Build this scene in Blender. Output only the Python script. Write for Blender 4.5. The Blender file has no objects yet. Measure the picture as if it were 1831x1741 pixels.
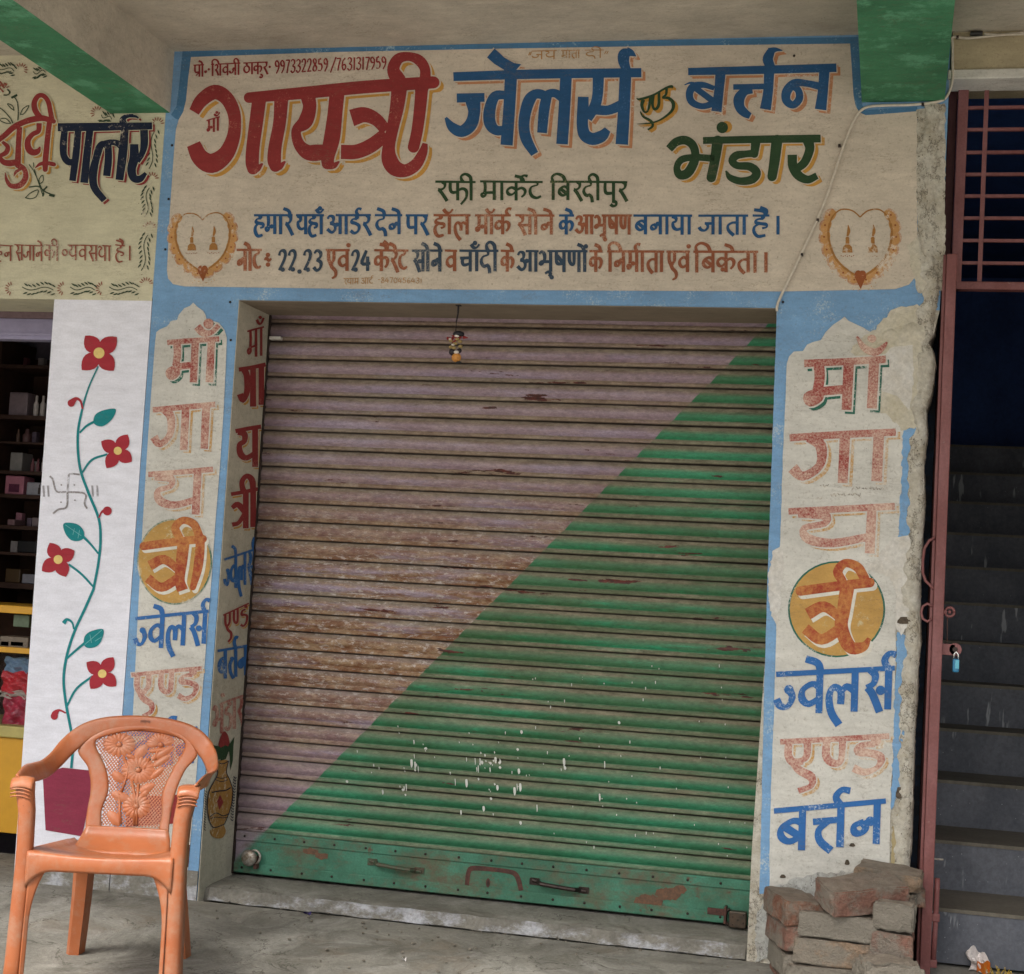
import bpy, math, random
from mathutils import Vector, Matrix
from mathutils.geometry import tessellate_polygon
R = math.radians
SC = bpy.context.scene
COL = SC.collection

# ------------------------------------------------------------------ camera
CAM = Vector((2.2842, -5.2001, 1.0860))
YAW, PITCH, ROLL = -0.23627, 0.063940, 0.057879
FPX, PW, PH = 2846.95, 1831.0, 1741.0
_f = Vector((math.sin(YAW) * math.cos(PITCH), math.cos(YAW) * math.cos(PITCH), math.sin(PITCH)))
_r = Vector((math.cos(YAW), -math.sin(YAW), 0))
_u = _r.cross(_f)
CR = math.cos(ROLL) * _r + math.sin(ROLL) * _u
CU = -math.sin(ROLL) * _r + math.cos(ROLL) * _u
cd = bpy.data.cameras.new('camera'); co = bpy.data.objects.new('camera', cd); COL.objects.link(co)
cd.sensor_width = 36; cd.lens = FPX / PW * 36; cd.clip_end = 900; cd.clip_start = 0.05
m = Matrix((CR, CU, -_f)).transposed().to_4x4(); m.translation = CAM
co.matrix_world = m; SC.camera = co

# ------------------------------------------------------------------ sky, sun, exposure
w = bpy.data.worlds.new('World'); SC.world = w; w.use_nodes = True
nt = w.node_tree; nt.nodes.clear()
sky = nt.nodes.new('ShaderNodeTexSky'); sky.sky_type = 'NISHITA'; sky.sun_disc = False
sky.sun_elevation = R(52); sky.sun_rotation = R(200); sky.air_density = 1.4; sky.dust_density = 6
hs = nt.nodes.new('ShaderNodeHueSaturation'); hs.inputs['Saturation'].default_value = 0.45
bgn = nt.nodes.new('ShaderNodeBackground'); bgn.inputs[1].default_value = 0.12
wo = nt.nodes.new('ShaderNodeOutputWorld')
nt.links.new(sky.outputs[0], hs.inputs['Color']); nt.links.new(hs.outputs[0], bgn.inputs[0]); nt.links.new(bgn.outputs[0], wo.inputs[0])
sd = bpy.data.lights.new('sun', 'SUN'); sd.energy = 1.3; sd.angle = R(14); sd.color = (1, .965, .9)
so = bpy.data.objects.new('sun', sd); COL.objects.link(so)
# the sun stands high over the road to the right: sky sun_rotation and lamp share the direction
_az, _el = R(200), R(52)
_sd = Vector((math.sin(_az) * math.cos(_el), math.cos(_az) * math.cos(_el), math.sin(_el)))
so.rotation_euler = _sd.to_track_quat('Z', 'Y').to_euler(); so.location = (0, 0, 20)
SC.view_settings.view_transform = 'Standard'; SC.view_settings.look = 'None'
SC.view_settings.gamma = 1; SC.view_settings.use_curve_mapping = False
SC.view_settings.exposure = 1.22
SC.cycles.max_bounces = 6; SC.cycles.diffuse_bounces = 5

# ------------------------------------------------------------------ measuring: a point of the photograph on a real plane
def ray(px, py): return _f + CR * ((px - PW / 2) / FPX) - CU * ((py - PH / 2) / FPX)
def onY(px, py, Y=0.0):
    d = ray(px, py); return CAM + d * ((Y - CAM.y) / d.y)
def onX(px, py, X=0.0):
    d = ray(px, py); return CAM + d * ((X - CAM.x) / d.x)
def onZ(px, py, Z=0.0):
    d = ray(px, py); return CAM + d * ((Z - CAM.z) / d.z)

# ------------------------------------------------------------------ objects
def tag(o, label=None, cat=None, group=None, kind=None):
    if label: o['label'] = label
    if cat: o['category'] = cat
    if group: o['group'] = group
    if kind: o['kind'] = kind
    return o
def empty(name, loc, label, cat, group=None, rz=0.0):
    o = bpy.data.objects.new(name, None); COL.objects.link(o); o.location = loc; o.rotation_euler.z = rz
    o.empty_display_size = .1
    return tag(o, label, cat, group)
def link(name, me, mat=None, parent=None, world=True):
    o = bpy.data.objects.new(name, me); COL.objects.link(o)
    if mat is not None:
        for mm in (mat if isinstance(mat, (list, tuple)) else [mat]): me.materials.append(mm)
    if parent is not None:
        o.parent = parent
        if world:   # mesh given in world coordinates
            bpy_m = MW(parent).inverted(); o.matrix_basis = bpy_m
    return o
def MW(o):
    mm = Matrix.LocRotScale(o.location, o.rotation_euler, o.scale) if o.matrix_basis == Matrix() else o.matrix_basis.copy()
    mm = o.matrix_basis.copy()
    return MW(o.parent) @ mm if o.parent else mm
class MB:
    """collects geometry, then makes one mesh object"""
    def __init__(s): s.v = []; s.f = []; s.mi = []; s.m = 0
    def add(s, vs, fs):
        b = len(s.v); s.v += [tuple(v) for v in vs]
        for f in fs: s.f.append(tuple(i + b for i in f)); s.mi.append(s.m)
        return s
    def box(s, x0, y0, z0, x1, y1, z1):
        return s.add([(x0,y0,z0),(x1,y0,z0),(x1,y1,z0),(x0,y1,z0),(x0,y0,z1),(x1,y0,z1),(x1,y1,z1),(x0,y1,z1)],
                     [(0,3,2,1),(4,5,6,7),(0,1,5,4),(1,2,6,5),(2,3,7,6),(3,0,4,7)])
    def tube(s, pts, r, n=8, cap=True):
        pts = [Vector(p) for p in pts]; rr = r if isinstance(r, (list, tuple)) else [r] * len(pts)
        t0 = (pts[1] - pts[0]).normalized(); a = t0.orthogonal().normalized(); vs = []
        for i, p in enumerate(pts):
            t = (pts[min(i + 1, len(pts) - 1)] - pts[max(i - 1, 0)]).normalized()
            a = (a - t * a.dot(t)).normalized(); b = t.cross(a)
            for k in range(n):
                an = 2 * math.pi * k / n; vs.append(p + (a * math.cos(an) + b * math.sin(an)) * rr[i])
        fs = []
        for i in range(len(pts) - 1):
            for k in range(n):
                k2 = (k + 1) % n; fs.append((i*n+k, i*n+k2, (i+1)*n+k2, (i+1)*n+k))
        if cap: fs.append(tuple(range(n - 1, -1, -1))); fs.append(tuple((len(pts)-1)*n + k for k in range(n)))
        return s.add(vs, fs)
    def cyl(s, c, axis, r, h, n=16, r2=None):
        c = Vector(c); a = Vector(axis).normalized(); return s.tube([c, c + a * h], [r, r if r2 is None else r2], n)
    def lathe(s, c, prof, n=20, axis='Z'):
        c = Vector(c); vs = []
        for (r, h) in prof:
            for k in range(n):
                an = 2 * math.pi * k / n
                q = Vector((r * math.cos(an), r * math.sin(an), h))
                if axis == 'Y': q = Vector((q.x, q.z, q.y))
                vs.append(c + q)
        fs = []
        for i in range(len(prof) - 1):
            for k in range(n):
                k2 = (k + 1) % n; fs.append((i*n+k, i*n+k2, (i+1)*n+k2, (i+1)*n+k))
        fs.append(tuple(range(n - 1, -1, -1))); fs.append(tuple((len(prof)-1)*n + k for k in range(n)))
        return s.add(vs, fs)
    def ball(s, c, rx, ry=None, rz=None, n=10, mm=7):
        ry = rx if ry is None else ry; rz = rx if rz is None else rz; c = Vector(c); vs = []; fs = []
        for i in range(mm + 1):
            th = math.pi * i / mm
            for k in range(n):
                an = 2 * math.pi * k / n
                vs.append(c + Vector((rx * math.sin(th) * math.cos(an), ry * math.sin(th) * math.sin(an), rz * math.cos(th))))
        for i in range(mm):
            for k in range(n):
                k2 = (k + 1) % n; fs.append((i*n+k, (i+1)*n+k, (i+1)*n+k2, i*n+k2))
        return s.add(vs, fs)
    def prism(s, pts, ext):
        """closed 3D polygon extruded along ext"""
        n = len(pts); ext = Vector(ext); P = [Vector(p) for p in pts]
        vs = P + [p + ext for p in P]
        tri = tessellate_polygon([P]); fs = [tuple(t) for t in tri] + [tuple(i + n for i in reversed(t)) for t in tri]
        fs += [(i, (i + 1) % n, (i + 1) % n + n, i + n) for i in range(n)]
        return s.add(vs, fs)
    def sheet(s, pts):
        P = [Vector(p) for p in pts]; return s.add(P, [tuple(t) for t in tessellate_polygon([P])])
    def grid(s, fn, nu, nv):
        vs = [fn(i / nu, j / nv) for i in range(nu + 1) for j in range(nv + 1)]
        fs = [(i*(nv+1)+j, (i+1)*(nv+1)+j, (i+1)*(nv+1)+j+1, i*(nv+1)+j+1) for i in range(nu) for j in range(nv)]
        return s.add(vs, fs)
    def mesh(s, name='mesh', smooth=False):
        me = bpy.data.meshes.new(name); me.from_pydata(s.v, [], s.f)
        for p, k in zip(me.polygons, s.mi): p.material_index = k; p.use_smooth = smooth
        import bmesh
        bm = bmesh.new(); bm.from_mesh(me); bmesh.ops.recalc_face_normals(bm, faces=bm.faces); bm.to_mesh(me); bm.free()
        return me
    def build(s, name, mat, parent=None, smooth=False, world=True):
        return link(name, s.mesh(name, smooth), mat, parent, world)
def bevel(o, wd=.003, seg=2):
    b = o.modifiers.new('b', 'BEVEL'); b.width = wd; b.segments = seg; b.limit_method = 'ANGLE'; b.angle_limit = R(40); return o

# ------------------------------------------------------------------ materials
def lin(c):
    return tuple(((x / 255) / 12.92 if x / 255 <= .04045 else ((x / 255 + .055) / 1.055) ** 2.4) for x in c) + (1,)
class NT:
    def __init__(s, name):
        s.m = bpy.data.materials.new(name); s.m.use_nodes = True; s.t = s.m.node_tree; s.t.nodes.clear()
        s.out = s.t.nodes.new('ShaderNodeOutputMaterial'); s.b = s.t.nodes.new('ShaderNodeBsdfPrincipled')
        s.t.links.new(s.b.outputs[0], s.out.inputs[0]); s.pos = s.n('ShaderNodeNewGeometry').outputs['Position']
    def n(s, t, **k):
        x = s.t.nodes.new(t)
        for a, b in k.items(): setattr(x, a, b)
        return x
    def set(s, sock, v):
        if hasattr(v, 'links'): s.t.links.new(v, sock)
        else: sock.default_value = v
    def noise(s, scale=5., detail=4, rough=.6, vec=None, stretch=None, off=(0,0,0)):
        v = vec or s.pos
        if stretch or off != (0,0,0):
            mp = s.n('ShaderNodeMapping'); s.set(mp.inputs['Vector'], v); mp.inputs['Scale'].default_value = stretch or (1,1,1); mp.inputs['Location'].default_value = off; v = mp.outputs[0]
        x = s.n('ShaderNodeTexNoise'); s.set(x.inputs['Vector'], v); x.inputs['Scale'].default_value = scale
        x.inputs['Detail'].default_value = detail; x.inputs['Roughness'].default_value = rough
        return x.outputs['Fac']
    def vor(s, scale, feature='F1', vec=None, stretch=None, rnd=1.):
        v = vec or s.pos
        if stretch:
            mp = s.n('ShaderNodeMapping'); s.set(mp.inputs['Vector'], v); mp.inputs['Scale'].default_value = stretch; v = mp.outputs[0]
        x = s.n('ShaderNodeTexVoronoi'); x.feature = feature; s.set(x.inputs['Vector'], v); x.inputs['Scale'].default_value = scale; x.inputs['Randomness'].default_value = rnd
        return x.outputs['Distance']
    def ramp(s, f, a, b, lo=0., hi=1.):
        x = s.n('ShaderNodeMapRange'); s.set(x.inputs[0], f); x.inputs[1].default_value = a; x.inputs[2].default_value = b
        x.inputs[3].default_value = lo; x.inputs[4].default_value = hi; return x.outputs[0]
    def math(s, op, a, b=0., c=0.):
        x = s.n('ShaderNodeMath', operation=op); s.set(x.inputs[0], a); s.set(x.inputs[1], b)
        if len(x.inputs) > 2: s.set(x.inputs[2], c)
        return x.outputs[0]
    def mix(s, f, a, b):
        x = s.n('ShaderNodeMix', data_type='RGBA'); s.set(x.inputs[0], f)
        s.set(x.inputs[6], a); s.set(x.inputs[7], b); return x.outputs[2]
    def mul(s, col, f):
        x = s.n('ShaderNodeMix', data_type='RGBA', blend_type='MULTIPLY'); x.inputs[0].default_value = 1
        s.set(x.inputs[6], col)
        cx = s.n('ShaderNodeCombineColor'); [s.set(cx.inputs[i], f) for i in range(3)]
        s.set(x.inputs[7], cx.outputs[0]); return x.outputs[2]
    def sep(s, v=None):
        x = s.n('ShaderNodeSeparateXYZ'); s.set(x.inputs[0], v or s.pos); return x.outputs
    def bump(s, h, strength=.3, dist=.002):
        x = s.n('ShaderNodeBump'); x.inputs['Strength'].default_value = strength; x.inputs['Distance'].default_value = dist
        s.set(x.inputs['Height'], h); s.t.links.new(x.outputs[0], s.b.inputs['Normal'])
    def fin(s, col, rough=.85, spec=.3, metal=0.):
        s.set(s.b.inputs['Base Color'], col); s.set(s.b.inputs['Roughness'], rough)
        s.b.inputs['Specular IOR Level'].default_value = spec; s.b.inputs['Metallic'].default_value = metal; return s.m
    def plaster_bump(s, k=.5):
        a = s.noise(70, 5, .65, stretch=(.6, 1, 1)); b = s.noise(14, 4, .6, stretch=(.5, 1, 1.3)); c = s.noise(4, 2)
        h = s.math('ADD', s.math('MULTIPLY', a, .45), s.math('MULTIPLY', b, 1.0)); h = s.math('ADD', h, s.math('MULTIPLY', c, 1.5))
        s.bump(h, k, .006)

_pm = {}
CREAM = (0.60, 0.53, 0.435, 1)
def wallpaint(name, col, under=None, wear=0., wscale=40., dirt=.25, k=.45, speck=0., crack=1.):
    """limewash / enamel brushed on plaster; wear = share of the coat that has come off"""
    key = (name, wear)
    if key in _pm: return _pm[key]
    s = NT(name)
    big = s.ramp(s.noise(2.2, 5, .65), .3, .75, 1 - dirt, 1.06)
    fine = s.ramp(s.noise(150, 3, .7), .3, .7, .93, 1.05)
    med = s.ramp(s.noise(22, 4, .7, stretch=(.45, 1, 1.6)), .3, .7, .87, 1.07)
    c = s.mul(s.mul(s.mul(col, big), fine), med)
    # fine trowel cracks, mostly lying flat
    cr = s.noise(9, 6, .75, stretch=(.5, 1, 2.2), off=(3, 0, 7)); d = s.math('ABSOLUTE', s.math('SUBTRACT', cr, .5))
    gate = s.ramp(s.noise(5, 3), .5, .62, 0, crack)
    crk = s.math('MULTIPLY', s.ramp(d, 0, .012, .55, 0), gate)
    c = s.mix(crk, c, (.16, .12, .08, 1))
    sp = s.math('MULTIPLY', s.ramp(s.vor(34), .05, .09, 1, 0), s.ramp(s.noise(7, 2, off=(9, 1, 2)), .55, .62, 0, .7 * crack))
    c = s.mix(sp, c, (.1, .075, .05, 1))
    if speck:
        q = s.ramp(s.noise(90, 5, .75, off=(1, 5, 2)), .56, .66, 0, speck); c = s.mix(q, c, (.16, .13, .09, 1))
    if wear > 0:
        wv = s.math('ADD', s.math('MULTIPLY', s.noise(wscale * 1.6, 7, .8), .62), s.math('MULTIPLY', s.noise(7, 3), .38))
        t = .36 + .26 * wear
        wm = s.ramp(wv, t - (.02 if wear < .3 else .05), t + (.05 if wear < .3 else .13), 1, 0)
        c = s.mix(wm, c, s.mul(under or CREAM, fine))
    s.plaster_bump(k)
    _pm[key] = s.fin(c, .8, .25)
    return _pm[key]
# ------------------------------------------------------------------ brush lettering: strokes swept over a real plane
def catmull(P, n=5):
    if len(P) < 3: 
        a, b = P; return [tuple(a[k] + (b[k] - a[k]) * t / 4 for k in range(3)) for t in range(5)]
    out = []
    for i in range(len(P) - 1):
        p0 = P[i-1] if i > 0 else tuple(2*P[0][k] - P[1][k] for k in range(3)); p1 = P[i]; p2 = P[i+1]
        p3 = P[i+2] if i + 2 < len(P) else tuple(2*P[-1][k] - P[-2][k] for k in range(3))
        for j in range(n):
            t = j / n
            out.append(tuple(.5 * ((2*p1[k]) + (-p0[k] + p2[k]) * t + (2*p0[k] - 5*p1[k] + 4*p2[k] - p3[k]) * t*t + (-p0[k] + 3*p1[k] - 3*p2[k] + p3[k]) * t**3) for k in range(3)))
    out.append(P[-1]); return out
def stroke_poly(P, grow=0., cap='b', n=5):
    """P: [(x, y, width)] -> list of (left, right) pairs, plus cap points"""
    C = catmull(P, n); L = []; Rr = []
    for i, (x, y, wd) in enumerate(C):
        a = C[max(i-1, 0)]; b = C[min(i+1, len(C)-1)]; dx, dy = b[0]-a[0], b[1]-a[1]; l = math.hypot(dx, dy) or 1
        nx, ny = -dy / l, dx / l; h = max(wd, .5) / 2 + grow
        L.append((x + nx*h, y + ny*h)); Rr.append((x - nx*h, y - ny*h))
    caps = []
    for end, (a, b) in ((0, (C[0], C[1])), (1, (C[-1], C[-2]))):
        dx, dy = a[0]-b[0], a[1]-b[1]; l = math.hypot(dx, dy) or 1; dx /= l; dy /= l; h = max(a[2], .5)/2 + grow
        kind = cap[min(end, len(cap)-1)]
        if kind == 'r':
            pts = [(a[0] + h*(dx*math.sin(t) - dy*math.cos(t)), a[1] + h*(dy*math.sin(t) + dx*math.cos(t))) for t in [math.pi*k/8 for k in range(9)]]
            caps.append(pts)
        elif grow > 0:
            caps.append([(a[0] - dy*h, a[1] + dx*h), (a[0] - dy*h + dx*grow, a[1] + dx*h + dy*grow), (a[0] + dy*h + dx*grow, a[1] - dx*h + dy*grow), (a[0] + dy*h, a[1] - dx*h)])
    return L, Rr, caps
class Paint:
    """paint laid on a wall: every mark is a thin sheet a hair above the one below it"""
    def __init__(s, mapf, base, out): s.mp = mapf; s.base = base; s.out = out; s.v = []; s.f = []; s.k = 0
    def _add(s, pts, faces, h, step=0.):
        b = len(s.v)
        for i, (x, y) in enumerate(pts):
            s.v.append(tuple(s.mp(x, y) + s.out * (h + step * (i // 2))))
        s.f += [tuple(j + b for j in f) for f in faces]
    def stroke(s, P, grow=0., cap='b', n=5, dx=0, dy=0, off=0.):
        P = [(x + dx, y + dy, wd) for x, y, wd in P]
        L, Rr, caps = stroke_poly(P, grow, cap, n); pts = []
        for a, b in zip(L, Rr): pts += [a, b]
        h = s.base + off + (s.k % 14) * 3.0e-5
        s._add(pts, [(2*i, 2*i+1, 2*i+3, 2*i+2) for i in range(len(L)-1)], h, 6e-7)
        for c in caps:
            s._add(c, [tuple(range(len(c)))], h - 1.4e-5, 0)
        s.k += 1
    def poly(s, pts, dx=0, dy=0, off=0.):
        pts = [(x + dx, y + dy) for x, y in pts]; h = s.base + off + (s.k % 14) * 3.0e-5
        tri = tessellate_polygon([[Vector((x, y, 0)) for x, y in pts]]); s._add(pts, [tuple(t) for t in tri], h); s.k += 1
    def disc(s, x, y, rx, ry=None, n=20, off=0., rot=0.):
        ry = ry or rx; c, q = math.cos(rot), math.sin(rot)
        s.poly([(x + rx*math.cos(a)*c - ry*math.sin(a)*q, y + rx*math.cos(a)*q + ry*math.sin(a)*c) for a in [2*math.pi*k/n for k in range(n)]], off=off)
    def build(s, name, mat, parent, label=None, kind=None):
        me = bpy.data.meshes.new(name); me.from_pydata(s.v, [], s.f); me.update()
        o = link(name, me, mat, parent)
        if label: o['label'] = label
        if kind: o['kind'] = kind
        return o
def smooth_poly(P, n=4):
    N = len(P); out = []
    for i in range(N):
        p0, p1, p2, p3 = P[i-1], P[i], P[(i+1) % N], P[(i+2) % N]
        for j in range(n):
            t = j / n
            out.append(tuple(.5 * ((2*p1[k]) + (-p0[k] + p2[k])*t + (2*p0[k]-5*p1[k]+4*p2[k]-p3[k])*t*t + (-p0[k]+3*p1[k]-3*p2[k]+p3[k])*t**3) for k in range(2)))
    return out
FRONT = lambda px, py: onY(px, py, 0.0)
OUT = Vector((0, -1, 0))
def big_word(name, ox, oy, sc, marks, main, accent, parent, label, shift, halo=2.2, halomat=None, mapf=None, out=None, base=.0050):
    """traced word: accent copy shifted by `shift` photo pixels, a pale rim, and the coloured strokes on top"""
    mapf = mapf or FRONT; out = out or OUT
    mk = []
    for mm in marks:
        if mm[0] == 'P': mk.append(('P', [(ox + x/sc, oy + y/sc) for x, y in mm[1]]))
        else:
            cap = mm[0]; mk.append((cap, [(ox + x/sc, oy + y/sc, wd/sc) for x, y, wd in mm[1]]))
    A = Paint(mapf, base - .0016, out); H = Paint(mapf, base - .0008, out); M = Paint(mapf, base, out)
    for cap, P in mk:
        if cap == 'P':
            M.poly(P)
            if accent: A.poly(P, *shift)
            if halomat:
                cx = sum(p[0] for p in P)/len(P); cy = sum(p[1] for p in P)/len(P)
                H.poly([(x + (halo if x > cx else -halo), y + (halo if y > cy else -halo)) for x, y in P])
        else:
            M.stroke(P, cap=cap)
            if accent: A.stroke(P, cap=cap, dx=shift[0], dy=shift[1]); 
            if accent: A.stroke(P, cap=cap, dx=shift[0]*.5, dy=shift[1]*.5)
            if halomat: H.stroke(P, grow=halo, cap=cap)
    o = M.build(name, main, parent, label)
    if accent: A.build('letter_shadow', accent, parent)
    if halomat: H.build('letter_rim', halomat, parent)
    return o

# ---- Devanagari brush alphabet: x to the right, y down, headline at 0, foot at 1
V = lambda x: [(x, 0), (x, 1)]
G = {
 'र': (.46, [[(.26,0),(.36,.12),(.33,.32),(.2,.42),(.1,.4)], [(.14,.43),(.26,.62),(.46,1.05)]]),
 'ा': (.28, [V(.14)]),
 'म': (.64, [[(.17,0),(.19,.3),(.17,.58)], [(.17,.6),(.06,.68),(.1,.8),(.2,.74),(.19,.6)], [(.17,.6),(.5,.58)], V(.5)]),
 'ह': (.54, [[(.32,0),(.32,.16)], [(.34,.15),(.14,.2),(.1,.36),(.28,.42),(.43,.46),(.44,.6),(.3,.66)], [(.2,.46),(.07,.6),(.05,.86),(.18,1.1),(.42,1.04)]]),
 'य': (.64, [[(.06,.04),(.22,.12),(.22,.3),(.1,.38),(.13,.62),(.28,.74),(.5,.64)], V(.5)]),
 'व': (.64, [[(.5,.36),(.34,.27),(.14,.4),(.13,.62),(.28,.75),(.5,.62)], V(.5)]),
 'ब': (.64, [[(.5,.36),(.34,.27),(.14,.4),(.13,.62),(.28,.75),(.5,.62)], V(.5), [(.17,.38),(.46,.66)]]),
 'प': (.64, [[(.14,0),(.13,.4),(.2,.62),(.5,.6)], V(.5)]),
 'ष': (.64, [[(.14,0),(.13,.4),(.2,.62),(.5,.6)], V(.5), [(.16,.22),(.46,.58)]]),
 'न': (.64, [[(.5,.44),(.26,.44)], [(.28,.44),(.12,.52),(.13,.68),(.25,.7),(.31,.58),(.25,.45)], V(.5)]),
 'त': (.62, [[(.5,.38),(.3,.38),(.14,.54),(.17,.8),(.36,1.05)], V(.5)]),
 'क': (.78, [V(.38), [(.38,.4),(.22,.3),(.07,.44),(.1,.64),(.24,.68),(.38,.5)], [(.38,.44),(.56,.32),(.69,.44),(.67,.66),(.56,.82)]]),
 'ट': (.56, [[(.36,0),(.36,.16),(.16,.26),(.1,.5),(.17,.76),(.34,.86),(.5,.76)]]),
 'ठ': (.6, [[(.3,0),(.3,.22)], [(.3,.24),(.1,.38),(.08,.66),(.28,.84),(.5,.68),(.5,.4),(.3,.24)]]),
 'ड': (.58, [[(.38,0),(.38,.2)], [(.38,.2),(.18,.22),(.14,.38),(.32,.44),(.48,.58),(.43,.84),(.25,.95),(.08,.82)]]),
 'द': (.56, [[(.38,0),(.38,.18),(.16,.28),(.08,.52),(.2,.74),(.36,.66)], [(.3,.68),(.42,.8),(.46,1.1)]]),
 'अ': (.76, [[(.05,.2),(.14,.05),(.31,.1),(.31,.32),(.16,.42)], [(.16,.42),(.37,.5),(.39,.76),(.22,.9),(.03,.72)], [(.34,.5),(.62,.46)], V(.62)]),
 'स': (.72, [[(.2,0),(.31,.14),(.28,.34),(.13,.43)], [(.14,.44),(.26,.62),(.42,1.05)], [(.24,.52),(.6,.5)], V(.6)]),
 'ल': (.76, [[(.32,1.30),(.15,1.0),(.09,.68),(.12,.46),(.22,.38),(.34,.5),(.34,.8)], [(.33,.5),(.45,.38),(.62,.5)], V(.62)]),
 'ण': (.72, [[(.12,0),(.12,.44),(.22,.64),(.34,.58),(.35,0)], V(.58)]),
 'N': (.46, [[(.12,0),(.12,.44),(.22,.64),(.34,.58),(.35,0)]]),
 'भ': (.72, [[(.03,.14),(.14,.02),(.27,.14),(.28,.4),(.16,.64),(.07,.6),(.14,.48),(.3,.5),(.58,.5)], V(.58)]),
 'च': (.64, [[(.04,.36),(.5,.34)], [(.2,.36),(.14,.52),(.22,.7),(.5,.62)], V(.5)]),
 'ज': (.68, [V(.54), [(.54,.42),(.24,.42)], [(.32,.42),(.36,.6),(.25,.78),(.1,.74),(.03,.6)]]),
 'J': (.44, [[(.44,.38),(.12,.38)], [(.3,.4),(.36,.58),(.26,.8),(.1,.76),(.02,.6)]]),
 'श': (.66, [[(.06,.12),(.22,.03),(.31,.2),(.22,.42),(.08,.46)], [(.12,.46),(.24,.62),(.38,.98)], V(.54)]),
 'S': (.46, [[(.06,.12),(.22,.03),(.31,.2),(.22,.42),(.08,.46)], [(.12,.46),(.24,.62),(.38,.98)]]),
 'फ': (.78, [[(.12,0),(.12,.4),(.2,.58),(.4,.56)], V(.4), [(.4,.46),(.58,.36),(.72,.5),(.7,.86),(.5,1.22)]]),
 'ए': (.56, [[(.14,0),(.14,.38),(.22,.58),(.36,.56)], [(.4,0),(.4,.42),(.32,.56)], [(.2,.56),(.3,.8),(.48,1.0),(.48,1.24),(.3,1.36)]]),
 'थ': (.64, [[(.04,.16),(.15,.05),(.25,.18),(.12,.36),(.1,.6),(.26,.74),(.5,.62)], V(.5)]),
 'ग': (.62, [[(.16,0),(.26,.2),(.26,.6),(.12,.8),(.03,.62)], V(.48)]),
 'ि': (.28, [V(.14), [(.14,.02),(.1,-.26),(.3,-.42),(.56,-.3),(.68,0)]]),
 'ी': (.3, [V(.14), [(.14,0),(.1,-.28),(-.08,-.42),(-.24,-.3),(-.22,-.1),(-.16,0)]]),
 'े': (0, [[(-.13,0),(-.2,-.22),(-.46,-.34)]]),
 'ै': (0, [[(-.13,0),(-.2,-.22),(-.5,-.3)], [(-.12,-.02),(-.1,-.28),(-.3,-.44)]]),
 'ो': (.28, [V(.14), [(.13,0),(.04,-.22),(-.2,-.34)]]),
 'ॉ': (.28, [V(.14), [(-.12,-.34),(0,-.16),(.16,-.16),(.28,-.34)]]),
 'ं': (0, [[(-.08,-.26),(-.06,-.24)]]),
 'ँ': (0, [[(-.4,-.32),(-.28,-.16),(-.14,-.16),(-.02,-.32)], [(-.22,-.38),(-.2,-.37)]]),
 'R': (0, [[(-.14,0),(-.22,-.2),(-.12,-.36),(.02,-.32)]]),
 'r': (0, [[(-.14,.62),(-.44,.92)]]),
 'ु': (0, [[(-.2,1.04),(-.04,1.08),(-.02,1.24),(-.16,1.3),(-.26,1.2)]]),
 'ू': (0, [[(-.4,1.08),(-.24,1.0),(-.14,1.1),(-.22,1.22)], [(-.2,1.12),(.0,1.4)]]),
 '।': (.3, [[(.14,.02),(.14,1)]]),
 'P': (.5, [[(.3,.3),(.12,.4),(.12,.62),(.3,.7),(.42,.52),(.3,.3)]]),
 '॰': (.24, [[(.12,.5),(.06,.58),(.12,.66),(.18,.58),(.12,.5)]]),
 'Q': (.78, [V(.38), [(.38,.4),(.22,.3),(.07,.44),(.1,.64),(.24,.68),(.38,.5)], [(.38,.44),(.56,.32),(.69,.44),(.67,.66),(.56,.82)], [(.36,.72),(.14,.98)]]),
 'F': (.62, [[(.05,.36),(.24,.3),(.48,.52)], [(.03,.82),(.26,.8),(.48,.56)], V(.5)]),
 'T': (.62, [[(.03,.34),(.5,.34)], [(.3,.36),(.14,.54),(.17,.8),(.36,1.05)], V(.5)]),
 '0': (.5, [[(.24,.02),(.08,.3),(.08,.7),(.24,.98),(.4,.7),(.4,.3),(.24,.02)]]),
 '1': (.3, [[(.16,.0),(.14,1)]]),
 '2': (.52, [[(.08,.26),(.14,.06),(.32,.02),(.4,.2),(.32,.5),(.08,.97)], [(.08,.95),(.44,.93)]]),
 '3': (.52, [[(.08,.16),(.22,.02),(.4,.12),(.38,.34),(.2,.46)], [(.2,.46),(.42,.6),(.38,.86),(.2,.98),(.05,.82)]]),
 '4': (.56, [[(.3,0),(.06,.62),(.5,.62)], [(.36,.3),(.36,1)]]),
 '5': (.52, [[(.4,.03),(.14,.05)], [(.14,.05),(.12,.42),(.32,.42),(.42,.66),(.3,.92),(.06,.9)]]),
 '6': (.5, [[(.36,.02),(.14,.3),(.08,.7),(.22,.96),(.4,.78),(.32,.54),(.1,.62)]]),
 '7': (.46, [[(.05,.04),(.42,.04)], [(.41,.05),(.26,.5),(.16,1)]]),
 '8': (.5, [[(.36,.12),(.2,.02),(.1,.18),(.22,.42),(.4,.68),(.3,.94),(.1,.88),(.1,.66),(.34,.34),(.36,.12)]]),
 '9': (.5, [[(.38,.2),(.22,.04),(.08,.2),(.16,.44),(.36,.42),(.4,.2)], [(.4,.2),(.38,.6),(.16,1.0)]]),
 '-': (.36, [[(.04,.42),(.3,.42)]]), ',': (.26, [[(.14,.9),(.06,1.18)]]), '/': (.36, [[(.34,-.06),(.04,1.1)]]),
 '~': (.6, [[(.06,.48),(.2,.38),(.32,.5),(.5,.4)], [(.26,.24),(.28,.25)], [(.26,.7),(.28,.71)]]),
 '"': (.2, [[(.12,.1),(.04,.5)], [(.2,.1),(.12,.5)]]), ' ': (.26, []),
}
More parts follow.
